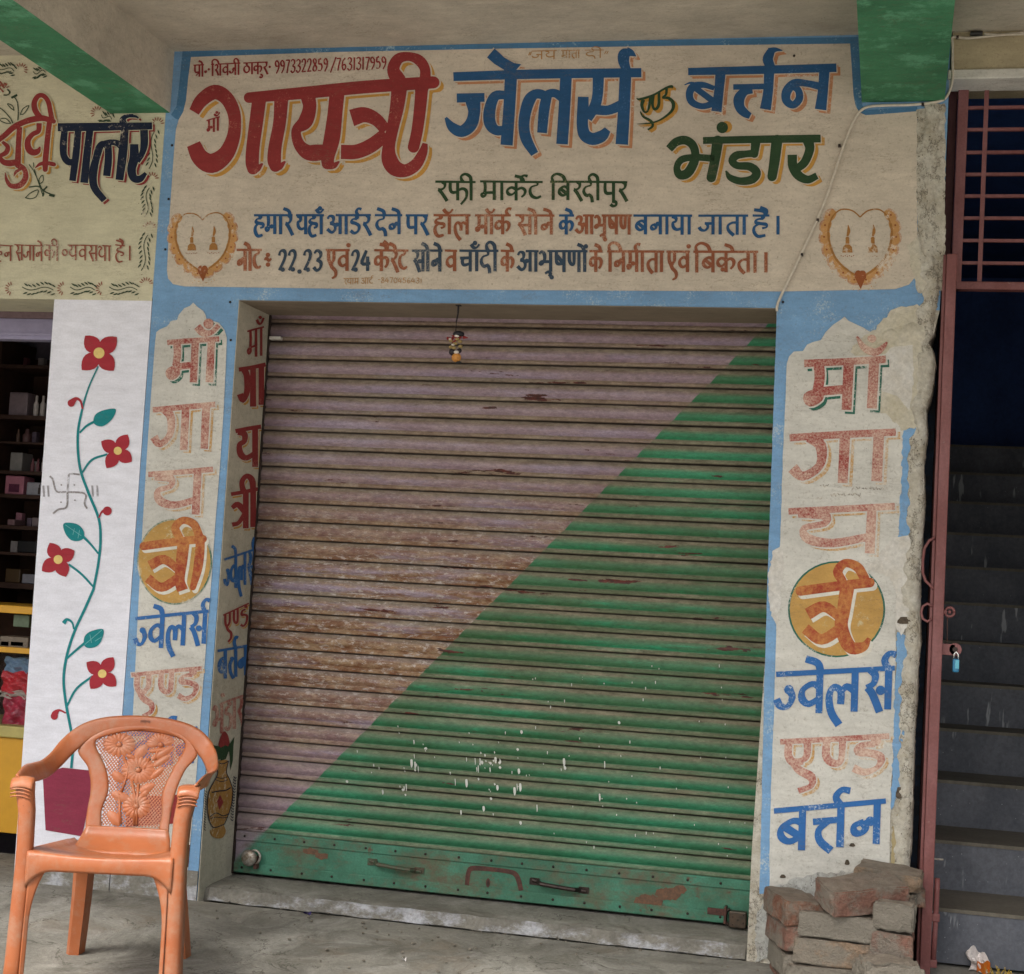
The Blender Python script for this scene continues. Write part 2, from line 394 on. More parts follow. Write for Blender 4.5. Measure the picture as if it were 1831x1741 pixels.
NOHEAD = set('0123456789-,/~। ॰"')
HEADCUT = {'अ': .42, 'भ': .42, 'श': .34, 'थ': .32, 'P': .6}
rnd = random.Random(4)
def text(s, x0, y0, x1, y1, h, mat, parent, name='lettering', label=None, wt=.15, nib=.45, head=.8, mapf=None, out=None,
         base=.0046, slant=0., accent=None, shift=(0, 0), rim=None, jit=.012, hx=1.0, bold=1.0):
    """s between headline start (x0, y0) and end (x1, y1), letters h pixels tall, swept with a slanted brush"""
    mapf = mapf or FRONT; out = out or OUT
    tot = sum(G[c][0] for c in s); L = math.hypot(x1 - x0, y1 - y0); k = L / tot
    ux, uy = (x1 - x0) / L, (y1 - y0) / L; vx, vy = -slant, 1.0
    l = math.hypot(vx, vy); vx /= l; vy /= l
    def P(a, b): return (x0 + ux*a*k + vx*b*h, y0 + uy*a*k + vy*b*h)
    M = Paint(mapf, base, out); A = Paint(mapf, base - .0012, out); H = Paint(mapf, base - .0006, out)
    na = R(-38); nx, ny = math.cos(na), math.sin(na); W = wt * h * bold
    def emit(pts, wf=1., cap='b'):
        q = [P(*p) for p in pts]; S = []
        for i, (x, y) in enumerate(q):
            a = q[max(i-1, 0)]; b = q[min(i+1, len(q)-1)]; dx, dy = b[0]-a[0], b[1]-a[1]; d = math.hypot(dx, dy) or 1
            S.append((x, y, W * wf * (nib + (1 - nib) * abs(dx/d*ny - dy/d*nx)) * (1 + rnd.uniform(-.05, .05))))
        if math.hypot(q[0][0]-q[-1][0], q[0][1]-q[-1][1]) < 2.2 * W and len(q) == 2:   # a dot
            M.disc((q[0][0]+q[-1][0])/2, (q[0][1]+q[-1][1])/2, W*.62, n=10)
            if accent: A.disc((q[0][0]+q[-1][0])/2+shift[0], (q[0][1]+q[-1][1])/2+shift[1], W*.62, n=10)
            return
        M.stroke(S, cap=cap, n=4)
        if accent: A.stroke(S, cap=cap, n=4, dx=shift[0], dy=shift[1])
        if rim: H.stroke(S, grow=max(1.0, W*.14), cap=cap, n=4)
    x = 0.; hs_ = None
    segs = []
    for c in s:
        adv, st = G[c]
        if c in NOHEAD:
            if hs_ is not None: segs.append((hs_, x)); hs_ = None
        else:
            if c in HEADCUT:
                if hs_ is not None and x - hs_ > .1: segs.append((hs_, x))
                hs_ = x + (HEADCUT[c] if c != 'P' else .46)
            elif hs_ is None: hs_ = x
        for q in st:
            jx, jy = rnd.uniform(-jit, jit), rnd.uniform(-jit, jit)
            emit([(x + a + jx, b + jy) for a, b in q])
        x += adv
    if hs_ is not None: segs.append((hs_, x))
    for a, b in segs: emit([(a, rnd.uniform(-.01, .01)), ((a+b)/2, 0), (b, rnd.uniform(-.01, .01))], head)
    o = M.build(name, mat, parent, label)
    if accent: A.build('letter_shadow', accent, parent)
    if rim: H.build('letter_rim', rim, parent)
    return o
# ------------------------------------------------------------------ paints
RED = (.27, .035, .035, 1); MAROON = (.19, .02, .025, 1); YEL = (.55, .29, .06, 1); ORA = (.52, .24, .12, 1)
BLU = (.024, .095, .225, 1); NAVY = (.010, .018, .045, 1); GRN = (.028, .065, .028, 1); BROWN = (.30, .10, .05, 1)
SKYB = (.195, .37, .60, 1); DEEPB = (.075, .20, .36, 1); LCREAM = (.62, .61, .56, 1); WHITE = (.74, .75, .83, 1)
NCREAM = (.61, .58, .42, 1); BGREEN = (.07, .27, .135, 1)
m_cream = wallpaint('cream_limewash', CREAM, dirt=.2, speck=.35)
m_pier = wallpaint('pale_cream_paint', LCREAM, dirt=.25, speck=.35)
m_sky = wallpaint('sky_blue_paint', SKYB, wear=.14, wscale=90, under=(.42, .50, .55, 1), speck=.3)
m_deep = wallpaint('deep_blue_paint', DEEPB, wear=.15, wscale=60, under=(.3, .42, .5, 1))
m_red = wallpaint('red_enamel', RED, wear=.10, wscale=90, under=(.45, .2, .15, 1), dirt=.2)
m_redw = wallpaint('faded_red_enamel', (.31, .045, .04, 1), wear=.31, wscale=90, under=(.60, .46, .37, 1))
m_redww = wallpaint('very_faded_red_enamel', (.33, .065, .055, 1), wear=.42, wscale=80, under=(.60, .46, .37, 1))
m_yel = wallpaint('yellow_ochre_enamel', YEL, wear=.12, wscale=80)
m_yelw = wallpaint('faded_ochre_enamel', (.52, .28, .07, 1), wear=.30, wscale=90, under=LCREAM)
m_ora = wallpaint('orange_enamel', ORA, wear=.2, wscale=80)
m_blu = wallpaint('blue_enamel', BLU, wear=.08, wscale=90, under=(.1, .2, .4, 1))
m_bluw = wallpaint('worn_blue_enamel', (.035, .145, .40, 1), wear=.16, wscale=80, under=(.45, .52, .6, 1))
m_navy = wallpaint('navy_enamel', NAVY, wear=.05)
m_grn = wallpaint('dark_green_enamel', GRN, wear=.10, wscale=90, under=(.2, .2, .1, 1))
m_grnw = wallpaint('worn_green_enamel', (.03, .14, .10, 1), wear=.25, wscale=80, under=LCREAM)
m_bro = wallpaint('red_brown_enamel', BROWN, wear=.24, wscale=110, under=(.5, .3, .2, 1))
m_slate = wallpaint('slate_enamel', (.04, .07, .11, 1), wear=.16, wscale=110, under=(.3, .28, .25, 1))
m_tan = wallpaint('faint_ochre_enamel', (.44, .24, .09, 1), wear=.22, wscale=110)
m_ncream = wallpaint('yellowish_limewash', NCREAM, dirt=.2)
m_white = wallpaint('white_distemper', WHITE, dirt=.05, k=.12, crack=.12)
m_ceil = wallpaint('ceiling_limewash', (.60, .55, .46, 1), dirt=.38, k=.6, speck=.3)
m_bgrn = wallpaint('beam_green_paint', BGREEN, dirt=.5, k=.9, speck=.25, wear=.28, wscale=7, under=(.11, .33, .19, 1))
m_rim = m_cream

def rough_mat(name, a, b, sc=9., k=1., dark=.35, crack=True):
    s = NT(name); f = s.ramp(s.noise(sc, 6, .7), .35, .65); c = s.mix(f, a, b)
    c = s.mul(c, s.ramp(s.noise(70, 4, .75), .3, .7, .8, 1.12))
    if crack:
        d = s.math('ABSOLUTE', s.math('SUBTRACT', s.noise(11, 7, .75, stretch=(1, 1, .7)), .5)); g = s.math('MULTIPLY', s.ramp(d, 0, .016, dark + .4, 0), s.ramp(s.noise(7, 3), .46, .54))
        c = s.mix(g, c, (.05, .04, .03, 1))
        pit = s.math('MULTIPLY', s.ramp(s.vor(75), .1, .2, 1, 0), s.ramp(s.noise(12, 3), .5, .6)); c = s.mix(pit, c, (.07, .055, .04, 1))
    h = s.math('ADD', s.noise(25, 7, .75), s.math('MULTIPLY', s.noise(120, 3), .3)); s.bump(h, k, .012); return s.fin(c, .95, .15)
m_rough = rough_mat('broken_white_plaster', (.62, .60, .53, 1), (.40, .36, .28, 1), 14, dark=.5)
m_patch = rough_mat('bare_tan_plaster', (.50, .46, .35, 1), (.58, .55, .47, 1), 6, k=.6, crack=False)
m_patchw = rough_mat('pale_filler_plaster', (.62, .61, .58, 1), (.54, .51, .45, 1), 8, k=.5, crack=False)

def concrete():
    s = NT('worn_cement'); wn = s.n('ShaderNodeTexNoise'); s.t.links.new(s.pos, wn.inputs['Vector']); wn.inputs['Scale'].default_value = 2.2; wn.inputs['Detail'].default_value = 3
    vm = s.n('ShaderNodeVectorMath', operation='MULTIPLY_ADD'); s.t.links.new(wn.outputs['Color'], vm.inputs[0]); vm.inputs[1].default_value = (.55, .55, 0); s.t.links.new(s.pos, vm.inputs[2]); wp = vm.outputs[0]
    p = s.noise(1.9, 6, .68, vec=wp); c = s.mix(s.ramp(p, .36, .64), (.17, .16, .135, 1), (.30, .29, .26, 1))
    st = s.noise(7, 7, .75, vec=wp, stretch=(1, .55, 1)); c = s.mul(c, s.ramp(st, .32, .68, .68, 1.18))
    c = s.mul(c, s.ramp(s.noise(70, 5, .8), .3, .7, .78, 1.16))
    bl = s.ramp(s.noise(3.4, 6, .7, vec=wp, off=(4, 2, 0)), .53, .66, 0, .62); c = s.mix(bl, c, (.085, .078, .062, 1))
    br = s.ramp(s.noise(2.4, 5, .7, vec=wp, off=(7, 2, 0)), .56, .70, 0, .45); c = s.mix(br, c, (.18, .13, .085, 1))
    pl = s.ramp(s.noise(5.5, 6, .75, vec=wp, off=(1, 9, 0)), .56, .66, 0, .4); c = s.mix(pl, c, (.36, .35, .33, 1))
    ck = s.ramp(s.math('ABSOLUTE', s.math('SUBTRACT', s.noise(1.3, 7, .6, vec=wp, off=(2.3, 5, 0)), .5)), 0, .0035, .8, 0); c = s.mix(ck, c, (.05, .045, .035, 1))
    wv = s.math('MULTIPLY', s.ramp(s.vor(24), .03, .07, 1, 0), s.ramp(s.noise(5, 2), .48, .58)); c = s.mix(wv, c, (.05, .045, .035, 1))
    h = s.math('ADD', s.noise(9, 7, .7, vec=wp), s.math('MULTIPLY', s.noise(90, 3), .25)); s.bump(h, .7, .012)
    return s.fin(c, .9, .25)
m_floor = concrete()
def curb():
    s = NT('whitewashed_cement'); n = s.math('ADD', s.math('MULTIPLY', s.noise(14, 7, .8, stretch=(.5, 1, 1)), .6), s.math('MULTIPLY', s.noise(2.3, 3), .4)); c = s.mix(s.ramp(n, .49, .58), (.20, .19, .165, 1), (.40, .41, .44, 1))
    c = s.mul(c, s.ramp(s.noise(70, 4), .3, .7, .75, 1.15)); s.bump(s.noise(30, 6, .7), .7, .01); return s.fin(c, .9, .2)
m_curb = curb()

# ------------------------------------------------------------------ ground: verandah floor, road, earth
def floor_z(y): return -.05 + .035 * min(y, 0.)
f = MB()
def fl(u, v):
    x = -7 + 14 * u; y = .0 - 2.6 * v
    return (x, y, floor_z(y) + .004 * math.sin(x * 3.1 + y * 2) * math.sin(y * 4.3))
f.grid(fl, 60, 24)
o = f.build('verandah_floor', m_floor, smooth=True); tag(o, 'worn grey cement verandah floor in front of the shops', kind='structure')
f = MB(); f.box(-7, -2.72, -.6, 7, -2.6, floor_z(-2.6) - .002)
tag(f.build('verandah_kerb', m_floor), 'cement edge of the verandah', kind='structure')
def earth():
    s = NT('dusty_ground'); c = s.mix(s.ramp(s.noise(.8, 6, .7), .35, .65), (.36, .335, .295, 1), (.44, .41, .37, 1)); s.bump(s.noise(8, 6), .5, .03); return s.fin(c, .95, .1)
f = MB(); f.add([(-300, -300, -.5), (300, -300, -.5), (300, 300, -.5), (-300, 300, -.5)], [(0, 1, 2, 3)])
tag(f.build('ground', earth()), 'dusty pale earth road in front of the market', kind='structure')
# sill under the shutter: a low cement step with a whitewashed nose
f = MB(); N = 60
rs = random.Random(2)
pr = [(.30, 0.0), (.10, -.004), (.062, -.010), (.052, -.022), (.048, -.052)]
def sill(u, v):
    k = min(int(v * (len(pr) - 1) + 1e-6), len(pr) - 2); t = v * (len(pr) - 1) - k
    y = pr[k][0] * (1 - t) + pr[k+1][0] * t; z = pr[k][1] * (1 - t) + pr[k+1][1] * t
    x = -.02 + 1.95 * u
    if v > .3: y += .006 * math.sin(x * 23) * math.sin(x * 7 + 1) + .003 * math.sin(x * 61)
    return (x, y, z - .006)
f.grid(sill, 120, 16); f.box(-.02, .30, -.3, 1.93, .9, -.008)
tag(f.build('shutter_sill', m_floor, smooth=False), 'low cement sill under the roller shutter', kind='structure')
f = MB(); 
def nose(u, v):
    x = .02 + 1.86 * u; y = .051 + .006 * math.sin(x * 23) * math.sin(x * 7 + 1) + .003 * math.sin(x * 61); t = v
    return (x, y - .003 - .016 * t * t - .004 * math.sin(x * 31 + t * 3), -.010 - .042 * t + (.004 * math.sin(x * 17) if 0 < t < 1 else 0))
f.grid(nose, 200, 5)
tag(f.build('sill_edge', m_curb, smooth=True), 'chipped whitewashed edge of the sill', kind='structure')

# ------------------------------------------------------------------ the jewellery shop front
H0, ZT = 2.051, 2.957
shop = empty('shop_building', (.95, 0, 0), 'painted shop front with big Hindi sign, two lettered piers and a concrete canopy', 'shop building')
hd = MB()   # header wall
hd.prism([(-.335, 0, H0), (1.903, 0, H0), (2.40, 0, H0), (2.40, 0, ZT), (-.335, 0, ZT)], (0, .30, 0))
header = hd.build('sign_wall', m_sky, shop)
lp = MB()   # left pier, feet slightly splayed as in the photo
lp.prism([(-.333, 0, H0), (-.331, 0, -.06), (-.004, 0, -.06), (-.001, 0, H0)], (0, .30, 0))
lpier = lp.build('left_pier', m_sky, shop)
f = MB(); f.prism([(-.331, -.0035, -.06), (-.331, -.0035, .06), (-.25, -.0035, .045), (-.15, -.0035, .07), (-.06, -.0035, .05), (-.004, -.0035, .05), (-.004, -.0035, -.06)], (0, .0035, 0))
f.build('pier_foot', m_curb, lpier)
f = MB(); f.prism([(-.0005, .0, -.06), (-.0005, .29, -.06), (-.0005, .29, H0 - .001), (-.0005, 0, H0 - .001)], (.002, 0, 0))
rmat = wallpaint('reveal_cream_paint', (.58, .54, .44, 1), dirt=.3, speck=.4)
reveal = f.build('pier_reveal', rmat, shop)
# right pier: broken outer arris traced from the wall
RX = [(1682, 186), (1678, 260), (1675, 340), (1673, 430), (1672, 478), (1681, 500), (1680, 530), (1673, 560), (1670, 595), (1660, 612), (1668, 628), (1673, 650), (1668, 690), (1663, 712), (1655, 732), (1657, 780), (1651, 830), (1653, 890), (1649, 950), (1647, 1010), (1644, 1080), (1645, 1150), (1638, 1240), (1634, 1330), (1632, 1420), (1627, 1520), (1622, 1600), (1618, 1700)]
rp = [onY(x, y) for x, y in RX]
bx = rp[-1]; bot = Vector((bx.x, 0, -.25))
topx = rp[0]
poly = [Vector((1.903, 0, H0)), Vector((1.903, 0, 1.0)), Vector((1.888, 0, .3)), Vector((1.888, 0, -.25)), bot] + [p for p in reversed(rp) if p.z < H0 - .01] + [Vector((2.40, 0, H0))]
poly = [Vector((p.x, 0, p.z)) for p in poly]
f = MB()
f.prism(poly, (0, .30, 0))
rpier = f.build('right_pier', m_rough, shop)
# rounded broken plaster strip running up the outer corner of pier and sign wall
def arris(px_shift, yy):
    return [Vector((p.x + px_shift, yy, p.z)) for p in rp]
f = MB(); prof = [(-.046, -.0045), (-.034, -.010), (-.018, -.012), (-.004, -.005), (.004, .010), (.006, .05), (.004, .30)]
Nn = 420; from mathutils import noise as mnoise
def arr(u, v):
    t = u * (len(rp) - 1); k = min(int(t), len(rp) - 2); t -= k
    p = rp[k].lerp(rp[k+1], t); q = v * (len(prof) - 1); j = min(int(q), len(prof) - 2); q -= j
    dx = prof[j][0] * (1-q) + prof[j+1][0] * q; dy = prof[j][1] * (1-q) + prof[j+1][1] * q
    n1 = 1.6 * mnoise.noise(Vector((v * 2, 0, p.z * 11))) + .8 * mnoise.noise(Vector((v * 4, 3, p.z * 34))); n2 = 1.5 * mnoise.noise(Vector((v * 9, 7, p.z * 90)))
    return (p.x + dx * (1 + .35 * n1) + .002 * n2, dy - (.004 * n1 + .003 * n2) * (1 if 0 < v < .7 else 0), p.z)
f.grid(arr, Nn, 12)
f.build('broken_plaster_edge', m_rough, rpier, smooth=True)

def sheet_px(name, pts, mat, parent, h=.002, sm=False, mapf=None, out=None, label=None):
    mapf = mapf or FRONT; out = out or OUT
    if sm: pts = smooth_poly(pts, 4)
    f = MB(); f.sheet([mapf(x, y) + out * h for x, y in pts]); o = f.build(name, mat, parent)
    if label: o['label'] = label
    return o
def rag(pts, amp=1.5, step=6, seed=1):
    """roughen an outline in photo pixels"""
    r = random.Random(seed); out = []
    for i in range(len(pts)):
        a, b = pts[i], pts[(i+1) % len(pts)]; L = math.hypot(b[0]-a[0], b[1]-a[1]); n = max(1, int(L/step))
        for k in range(n):
            t = k/n; out.append((a[0]+(b[0]-a[0])*t + r.uniform(-amp, amp), a[1]+(b[1]-a[1])*t + r.uniform(-amp, amp)))
    return out
# cream sign panel
PANEL = [(342, 102), (600, 93), (900, 87), (1200, 82), (1520, 78), (1523, 120), (1526, 170), (1530, 190), (1537, 201), (1548, 206), (1590, 203), (1640, 199), (1640, 300), (1640, 400), (1641, 460), (1637, 495), (1625, 509), (1600, 517), (1400, 521), (1000, 519), (600, 516), (330, 512), (310, 508), (301, 498), (299, 484), (304, 380), (311, 280), (315, 232), (320, 214), (328, 200), (333, 180), (337, 140)]
sign = sheet_px('sign_panel', PANEL, m_cream, header, .0022)
# darker blue band above and beside the panel
sheet_px('blue_border', [(327, 89), (700, 79), (1100, 73), (1534, 66), (1538, 120), (1541, 186), (1547, 197), (1600, 193), (1640, 191), (1640, 199), (1548, 206), (1537, 201), (1530, 190), (1526, 170), (1520, 78), (1200, 82), (900, 87), (600, 93), (342, 102), (337, 140), (333, 180), (328, 200), (320, 214), (314, 212), (306, 205), (316, 190), (321, 150)], m_deep, header, .0016)
# grey-tan blotched plaster on the sign wall's right end
sheet_px('bare_plaster', rag([(1622, 440), (1640, 425), (1645, 470), (1662, 480), (1664, 500), (1648, 520), (1634, 500), (1628, 470)], 2.5, 5, 3), m_patch, header, .0036)

sheet_px('bare_plaster', rag([(1639, 196), (1690, 186), (1690, 520), (1640, 524), (1637, 500), (1641, 460), (1639, 330)], 1.5, 6, 21), m_rough, header, .0030)
# left pier panel with a stepped Mughal arch top
LP = [(346, 541), (354, 549), (364, 556), (368, 563), (370, 572), (382, 574), (392, 577), (402, 590), (406, 604), (404, 660), (400, 740), (394, 830), (386, 930), (379, 1030), (371, 1130), (363, 1230), (352, 1380), (343, 1480), (336, 1560), (228, 1560), (228, 1500), (233, 1400), (238, 1280), (243, 1180), (249, 1060), (256, 930), (264, 800), (271, 700), (278, 610), (280, 594), (286, 589), (300, 583), (306, 574), (317, 572), (320, 563), (330, 551), (340, 547)]
sheet_px('pier_panel', LP, m_pier, lpier, .0022)
# right pier panel, eaten away at the top right
RP = [(1510, 566), (1517, 573), (1534, 581), (1545, 586), (1556, 594), (1575, 600), (1600, 640), (1616, 700), (1620, 760), (1614, 800), (1613, 860), (1610, 930), (1606, 1000), (1602, 1070), (1602, 1140), (1601, 1200), (1600, 1300), (1595, 1380), (1592, 1450), (1590, 1560), (1520, 1600), (1376, 1600), (1376, 1500), (1380, 1380), (1385, 1260), (1387, 1160), (1390, 1060), (1395, 960), (1398, 880), (1401, 790), (1405, 700), (1407, 650), (1411, 637), (1420, 629), (1436, 627), (1443, 616), (1455, 611), (1468, 608), (1476, 594), (1490, 580), (1502, 573)]
sheet_px('pier_panel', rag(RP, .6, 14, 5), m_pier, rpier, .0034)
# blue field of the right pier
sheet_px('blue_border', rag([(1389, 551), (1637, 527), (1660, 524), (1650, 545), (1630, 545), (1622, 556), (1590, 566), (1575, 580), (1566, 596), (1545, 612), (1540, 640), (1480, 700), (1440, 900), (1420, 1300), (1400, 1598), (1358, 1598), (1361, 1480), (1366, 1240), (1375, 960), (1382, 760)], .5, 20, 8), m_sky, rpier, .0014)
sheet_px('blue_border', rag([(1615, 768), (1640, 764), (1640, 840), (1634, 870), (1632, 905), (1628, 950), (1618, 965), (1606, 962), (1611, 880)], 2, 6, 9), m_sky, rpier, .0040)
sheet_px('blue_border', rag([(1604, 1130), (1622, 1136), (1621, 1220), (1618, 1320), (1612, 1380), (1608, 1410), (1600, 1440), (1592, 1448), (1596, 1360), (1600, 1240)], 2, 6, 10), m_sky, rpier, .0040)
# repairs and lost plaster
sheet_px('bare_plaster', rag([(1545, 600), (1566, 588), (1588, 560), (1614, 548), (1640, 545), (1660, 560), (1656, 610), (1662, 650), (1652, 700), (1646, 740), (1640, 764), (1612, 768), (1590, 742), (1570, 736), (1575, 700), (1572, 668), (1580, 640), (1560, 632), (1535, 640), (1520, 630), (1530, 612)], 2.5, 6, 11), m_patch, rpier, .0046)
sheet_px('filler_patch', rag([(1592, 622), (1632, 616), (1634, 640), (1632, 700), (1626, 735), (1604, 708), (1578, 700), (1572, 680), (1580, 640)], 1.6, 7, 12), m_patchw, rpier, .0056)
f = MB()
rq = random.Random(5)
def lump(px0, py0, px1, py1, h):
    def fn(u, v):
        x = px0 + (px1-px0)*u; y = py0 + (py1-py0)*v; b = math.sin(math.pi*u)*math.sin(math.pi*v)
        p = FRONT(x, y + 3*math.sin(u*9)); return tuple(p + OUT * (.003 + h * b * (1 + .3*math.sin(u*14+v*5))))
    f.grid(fn, 14, 8)
lump(1600, 578, 1660, 612, .016); lump(1566, 590, 1618, 604, .007)
f.build('plaster_lump', m_patch, rpier, smooth=True)
sheet_px('bare_plaster', rag([(1566, 1002), (1596, 960), (1626, 955), (1634, 1000), (1636, 1060), (1622, 1120), (1612, 1135), (1602, 1120), (1604, 1060), (1590, 1030), (1560, 1022), (1548, 1012)], 2.5, 6, 13), m_patchw, rpier, .0050)
sheet_px('bare_plaster', rag([(1596, 1478), (1604, 1455), (1613, 1456), (1610, 1560), (1592, 1560)], 1.5, 6, 14), wallpaint('ochre_plaster', (.40, .33, .18, 1), dirt=.3), rpier, .0046)
sheet_px('pier_foot', rag([(1376, 1590), (1420, 1570), (1470, 1560), (1530, 1556), (1596, 1560), (1592, 1640), (1352, 1720), (1352, 1640)], 3, 7, 15), rough_mat('peeled_pier_foot', (.50, .52, .50, 1), (.34, .33, .30, 1), 9, k=.7), rpier, .0042)
sheet_px('white_smear', rag([(1382, 985), (1398, 975), (1402, 1010), (1396, 1070), (1390, 1120), (1376, 1090), (1374, 1030)], 2, 5, 16), m_patchw, rpier, .0042)
# hole knocked in the arris, and smaller chips
nt_ = NT('dark_cavity'); m_cav = nt_.fin(nt_.mul((.10, .08, .06, 1), nt_.ramp(nt_.noise(80), .3, .7, .5, 1.3)), .95, .05)
for (hx, hy, a, b) in ((1616, 1109, 11, 8), (1608, 1417, 6, 13), (1524, 1510, 5, 4), (1515, 1541, 4, 6), (1400, 1566, 5, 4)):
    f = MB(); f.sheet([FRONT(hx + a*math.cos(t)*(1+.25*math.sin(3*t)), hy + b*math.sin(t)*(1+.2*math.cos(2*t))) + OUT * .0058 for t in [2*math.pi*k/14 for k in range(14)]]); f.build('plaster_chip', m_cav, rpier)

f = MB(); f.box(.0015, .004, H0 - .003, 1.902, .297, H0 - .0005); f.build('lintel_soffit', wallpaint('soffit_brown_limewash', (.30, .25, .19, 1), dirt=.3), header)
# ------------------------------------------------------------------ canopy slab and beams
f = MB(); f.box(-7, -2.7, ZT, 7, 6, ZT + .12)
f.build('canopy_slab', m_ceil, shop)
def beam(x0, x1, side, tip=-2.6):
    g = MB(); zb = 2.731; zt_ = zb + .0108 * (-tip)
    g.m = 0; g.add([(x0, -.0005, zb), (x1, -.0005, zb), (x1, tip, zt_), (x0, tip, zt_)], [(0, 1, 2, 3)])
    g.m = 1; g.add([(x1, -.0005, zb), (x1, -.0005, ZT + .001), (x1, tip, ZT + .001), (x1, tip, zt_)], [(0, 1, 2, 3)])
    g.add([(x0, -.0005, zb), (x0, -.0005, ZT + .001), (x0, tip, ZT + .001), (x0, tip, zt_)], [(0, 1, 2, 3)])
    g.add([(x0, tip, zt_), (x1, tip, zt_), (x1, tip, ZT + .001), (x0, tip, ZT + .001)], [(0, 1, 2, 3)])
    return g.build('canopy_beam', [m_bgrn, side], shop)
beam(-.552, -.318, m_ceil); beam(2.128, 2.388, m_bgrn)
beam(-2.6, -2.36, m_ceil); beam(4.3, 4.56, m_ceil)
# wall over the gateway to the right
gl = MB(); gl.box(2.405, 0, 2.833, 7, .3, ZT)
gl.build('lintel_wall', wallpaint('ochre_cream_limewash', (.47, .40, .26, 1), dirt=.35, speck=.5), shop)
gl = MB(); gl.box(2.395, -.012, 2.80, 7, .12, 2.832); bevel(gl.build('lintel_ledge', m_pier, shop), .004)
gl = MB(); gl.box(-7, .3, -.3, -1.5, .45, ZT)
gl.build('side_wall', m_ncream, shop)
# ------------------------------------------------------------------ lettering on the sign
gayatri = [
 ('b', [(176,478,70),(225,402,88),(310,348,96),(385,385,92),(432,470,86),(443,560,82),(428,660,90),(378,760,108),(290,815,128),(215,775,112),(172,688,92)]),
 ('r', [(602,395,92),(582,550,90),(562,700,88),(556,800,88),(562,848,80)]), ('r', [(560,850,70),(590,848,46),(620,820,16)]),
 ('r', [(748,380,92),(735,550,84),(707,700,86),(700,790,90),(708,832,78)]), ('r', [(706,835,66),(738,834,44),(768,806,16)]),
 ('r', [(536,385,70),(900,353,80),(1300,315,84),(1742,285,80)]),
 ('b', [(922,380,96),(932,450,88),(905,540,96),(850,590,66),(846,640,66),(870,700,78),(920,742,100),(980,745,108),(1040,735,90)]),
 ('r', [(1112,350,98),(1097,500,98),(1078,650,106),(1052,760,92),(1050,815,80)]), ('r', [(1052,822,66),(1090,828,44),(1122,806,14)]),
 ('b', [(1520,310,104),(1503,450,92),(1472,600,78),(1450,710,82),(1455,790,104),(1492,846,104),(1560,862,84),(1628,822,78),(1672,745,60),(1688,684,34)]),
 ('b', [(1207,518,112),(1290,497,100),(1370,530,84),(1432,600,72)]), ('b', [(1137,740,94),(1240,738,94),(1340,695,94),(1432,622,84)]),
 ('r', [(1512,270,100),(1480,200,82),(1512,132,72),(1582,116,58),(1650,142,70),(1688,205,68),(1680,300,76),(1660,340,78)]),
 ('r', [(1668,300,84),(1655,450,80),(1636,600,76),(1612,708,76)]),
]
big_word('lettering', 300, 70, 3.662, gayatri, m_red, m_yel, sign, 'large red Hindi word with ochre shadow', (7.5, 6.5), 2.6, m_rim)
jw = [
 ('b', [(188,284,58),(700,268,62),(1418,258,60)]),
 ('b', [(210,424,60),(392,420,58)]), ('b', [(316,440,100),(324,520,78),(300,600,84),(240,642,76),(178,612,62),(138,552,18)]),
 ('b', [(545,405,50),(462,412,66),(426,500,76),(428,590,78),(470,636,64),(540,632,60)]),
 ('b', [(566,260,80),(553,500,78),(536,732,80)]),
 ('P', [(408,158),(458,100),(520,158),(585,195),(632,203),(600,240),(590,270),(535,270),(520,240),(455,200)]),
 ('b', [(800,430,60),(770,402,62),(722,400,64),(684,440,78),(657,530,74),(650,620,72),(668,700,72),(720,790,52)]),
 ('b', [(800,410,66),(782,500,70),(768,652,64)]), ('b', [(770,430,60),(810,398,56),(860,395,56),(920,440,60)]),
 ('b', [(926,270,76),(914,500,76),(899,726,76)]),
 ('b', [(1038,416,70),(1035,520,76),(1032,600,74),(1048,665,80),(1100,692,80),(1160,672,76),(1197,630,46)]),
 ('b', [(1137,270,74),(1132,400,70),(1112,480,70),(1066,560,60)]), ('b', [(1120,500,66),(1200,504,62),(1290,470,70)]),
 ('b', [(1314,270,76),(1304,500,78),(1290,728,82)]),
 ('r', [(1322,240,56),(1302,185,72),(1306,140,78),(1335,124,54)]), ('b', [(1320,120,60),(1352,130,44),(1382,150,6)]),
]
big_word('lettering', 760, 60, 3.662, jw, m_blu, m_ora, sign, 'large blue Hindi word with orange shadow', (7, 6), 2.0, m_rim)
bt = [
 ('b', [(479,251,48),(950,240,54),(1449,226,56)]),
 ('b', [(692,250,68),(680,380,62),(664,512,68)]),
 ('b', [(650,360,30),(575,338,40),(510,352,52),(487,400,48),(505,452,46),(570,478,40),(640,462,44)]), ('b', [(455,338,6),(500,325,16),(560,350,30)]), ('b', [(515,350,40),(650,450,42)]),
 ('b', [(774,352,36),(1000,348,38)]), ('b', [(900,372,44),(848,382,56),(812,430,72),(818,486,64),(850,522,56),(885,542,40)]),
 ('b', [(1010,235,68),(1002,380,64),(984,498,72)]), ('r', [(1020,225,58),(1000,172,68),(1016,128,56)]), ('b', [(1010,122,54),(1050,108,30),(1096,113,5)]),
 ('b', [(1350,350,50),(1250,328,44),(1175,328,56),(1125,380,62),(1122,440,56),(1165,470,48),(1205,430,50),(1200,375,46),(1160,345,40)]),
 ('b', [(1372,225,68),(1360,380,66),(1345,500,76)]),
]
big_word('lettering', 1100, 60, 3.662, bt, m_blu, m_ora, sign, 'blue Hindi word at the top right of the sign', (7, 6), 1.8, m_rim)
